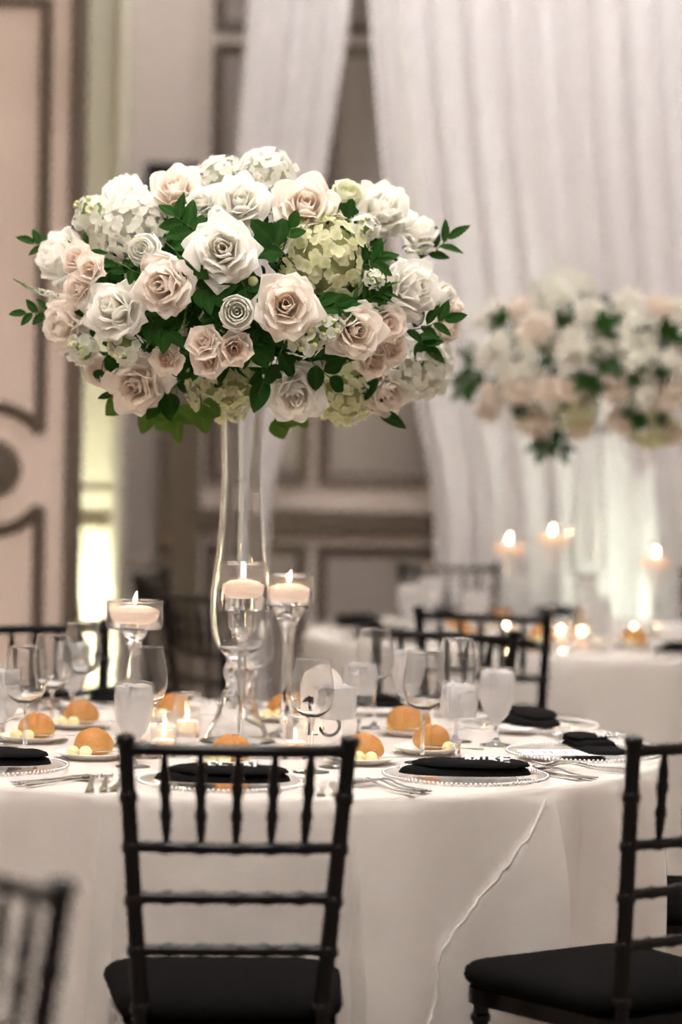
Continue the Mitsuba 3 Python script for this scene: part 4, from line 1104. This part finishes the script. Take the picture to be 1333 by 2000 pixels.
def sprig_kit(b, t, n, L, W, kind, seed):
    r = np.random.RandomState(seed); k = Kit(); b, t = np.array(b, float), np.array(t, float); ax = t - b; ln = np.linalg.norm(ax) + 1e-6; ax = ax / ln
    stem_end = t if n == 1 else b + ax * max(ln - L * .55, ln * .3)
    side = np.cross(ax, [0, -1, .25]); side /= np.linalg.norm(side)
    stem_col = (.10, .16, .05)
    st = tube([b - ax * .05 + [0, .03, 0], b, b + (stem_end - b) * .5 + side * ln * .04, stem_end if n > 1 else b + ax * .004], [.0016, .0016, .0013, .0009], 6)
    k.add('stem', ply(st, 'm_leaf', smooth=True, color=np.tile(stem_col, (len(st.vertices), 1))))
    for q in range(n):
        last = q == n - 1
        f = q / max(n - 1, 1)
        p = b if n == 1 else b + (stem_end - b) * (f ** .8)
        sg = 1 if q % 2 else -1
        d = ax if last else ax * .75 + side * sg * (.75 + .2 * r.rand()) + np.array([0, -.35 + .5 * r.rand(), 0])
        up = np.array([r.normal(0, .35), -1, .45 + r.normal(0, .3)])
        if kind == 1: up = np.array([r.normal(0, .3), -1, .1])
        LL = L * (.82 + .3 * r.rand()) if not (n == 1) else ln
        kd = 3 if (kind == 0 and W / L > .75) else kind
        k.add('leaf', LEAF[kd][r.randint(len(LEAF[kd]))][0], leaf_matrix(p, d, up, LL, W * (.85 + .3 * r.rand())))
    return k


def sprigs(rows, ctr, far):
    for i, row in enumerate(rows):
        b, t = (np.array(row[q:q + 3]) / 1000 + ctr for q in (0, 3)); n, L, W, kind = row[6:10]
        kit = sprig_kit(b, t, n, L / 1000, W / 1000, kind, 300 + i)
        lab = row[10] if len(row) > 10 else f'blurred leafy sprig in the far arrangement, {("high", "middle", "low")[int(np.clip((1.72 - b[2]) / .08, 0, 2))]} zone, {ordn[i % 9]} from the drape opening'
        put('leafy_sprig', kit, label=lab, cat='greenery', group=f'leafy sprigs of the {"far" if far else "near"} arrangement')


sprigs(SPRIGS, CTR1, False)
sprigs(FAR_SPRIGS, CTR2, True)


def inner_foliage(ctr, ax, n, L, seed, label):
    r = np.random.RandomState(seed); vs, fs, cs, at = [], [], [], 0
    for q in range(n):
        d = r.normal(0, 1, 3); d /= np.linalg.norm(d)
        if d[1] > .55: d[1] *= -1
        p = np.array(ctr) + d * ax * (.62 + .22 * r.rand())
        dr_ = d * .4 + r.normal(0, .7, 3); v, f, c = LEAF[0][q % 4][1]
        M = leaf_matrix(p, dr_, d + r.normal(0, .4, 3), L * (.8 + .5 * r.rand()), L * (.5 + .2 * r.rand()))
        vs.append(v @ M[:3, :3].T + M[:3, 3]); fs.append(f + at); cs.append(c * .9); at += len(v)
    one('foliage', ply((np.vstack(vs), np.vstack(fs)), 'm_leaf', smooth=True, color=np.vstack(cs)), label=label, cat='foliage', kind='stuff')


inner_foliage(CTR1, np.array([.41, .38, .25]), 620, .055, 5, 'dense dark green leaves filling the inside of the near arrangement')
inner_foliage(CTR2, np.array([.42, .38, .25]), 420, .06, 6, 'dense dark green leaves filling the inside of the far arrangement')


def spike(b, t, w, lab, seed):
    r = np.random.RandomState(seed); k = Kit(); b, t = np.array(b) / 1000 + CTR1, np.array(t) / 1000 + CTR1
    mid = (b + t) / 2 + np.array([0, 0, -.012]); u = np.linspace(0, 1, 14)[:, None]; path = b * (1 - u) ** 2 + 2 * mid * u * (1 - u) + t * u * u
    st = tube(path, np.linspace(.002, .0008, 14), 6)
    k.add('stem', ply(st, 'm_leaf', smooth=True, color=np.tile((.16, .24, .07), (len(st.vertices), 1))))
    vs, fs, cs, at = [], [], [], 0; sph = trimesh.creation.icosphere(1, 1.0); W = w / 1000 * 1.05 / 2
    for q in range(110):
        f_ = (q + .5) / 110; p = path[min(13, int(f_ * 13))] * 1.0; i0 = f_ * 13; j0 = int(i0); p = path[j0] * (1 - (i0 - j0)) + path[min(13, j0 + 1)] * (i0 - j0)
        wid = W * (1 - f_ ** 2 * .85); d = r.normal(0, 1, 3); d /= np.linalg.norm(d)
        v = sph.vertices * wid * .34 + p + d * wid * .75; vs.append(v); fs.append(sph.faces + at); at += len(v)
        g_ = max(0, f_ - .35) / .65; cs.append(np.tile(mixc((.86, .86, .78), (.25, .36, .13), min(1, g_ * 1.2 + (w < 12) * .8)), (len(v), 1)))
    k.add('florets', ply((np.vstack(vs), np.vstack(fs)), 'm_petal', smooth=True, color=np.vstack(cs)))
    key = put('veronica_spike', k, label=lab, cat='flower spike', group='flower spikes of the near arrangement')
    labels[key + '__florets'] = {'kind': 'stuff'}


for i, (bx, by, bz, tx, ty, tz, w, lab) in enumerate(SPIKES): spike((bx, by, bz), (tx, ty, tz), w, lab, 900 + i)
# the tiny green bud in the dark gap
k = Kit(); p = np.array([CTR1[0] + .037, CTR1[1] - .375, CTR1[2] + .012])
m_ = trimesh.creation.icosphere(2, .0105); k.add('bud', ply(moved(m_, tr(*p)), 'm_leaf', smooth=True, color=np.tile((.62, .66, .36), (len(m_.vertices), 1))))
st = tube([p + [.004, .002, -.008], p + [.018, .03, -.03], p + [.02, .09, -.06]], .0013, 6); k.add('stem', ply(st, 'm_leaf', smooth=True, color=np.tile((.12, .2, .06), (len(st.vertices), 1))))
put('flower_bud', k, label='tiny pale green flower bud in the dark gap beside the central blush rose', cat='bud', group='flowers of the near arrangement')
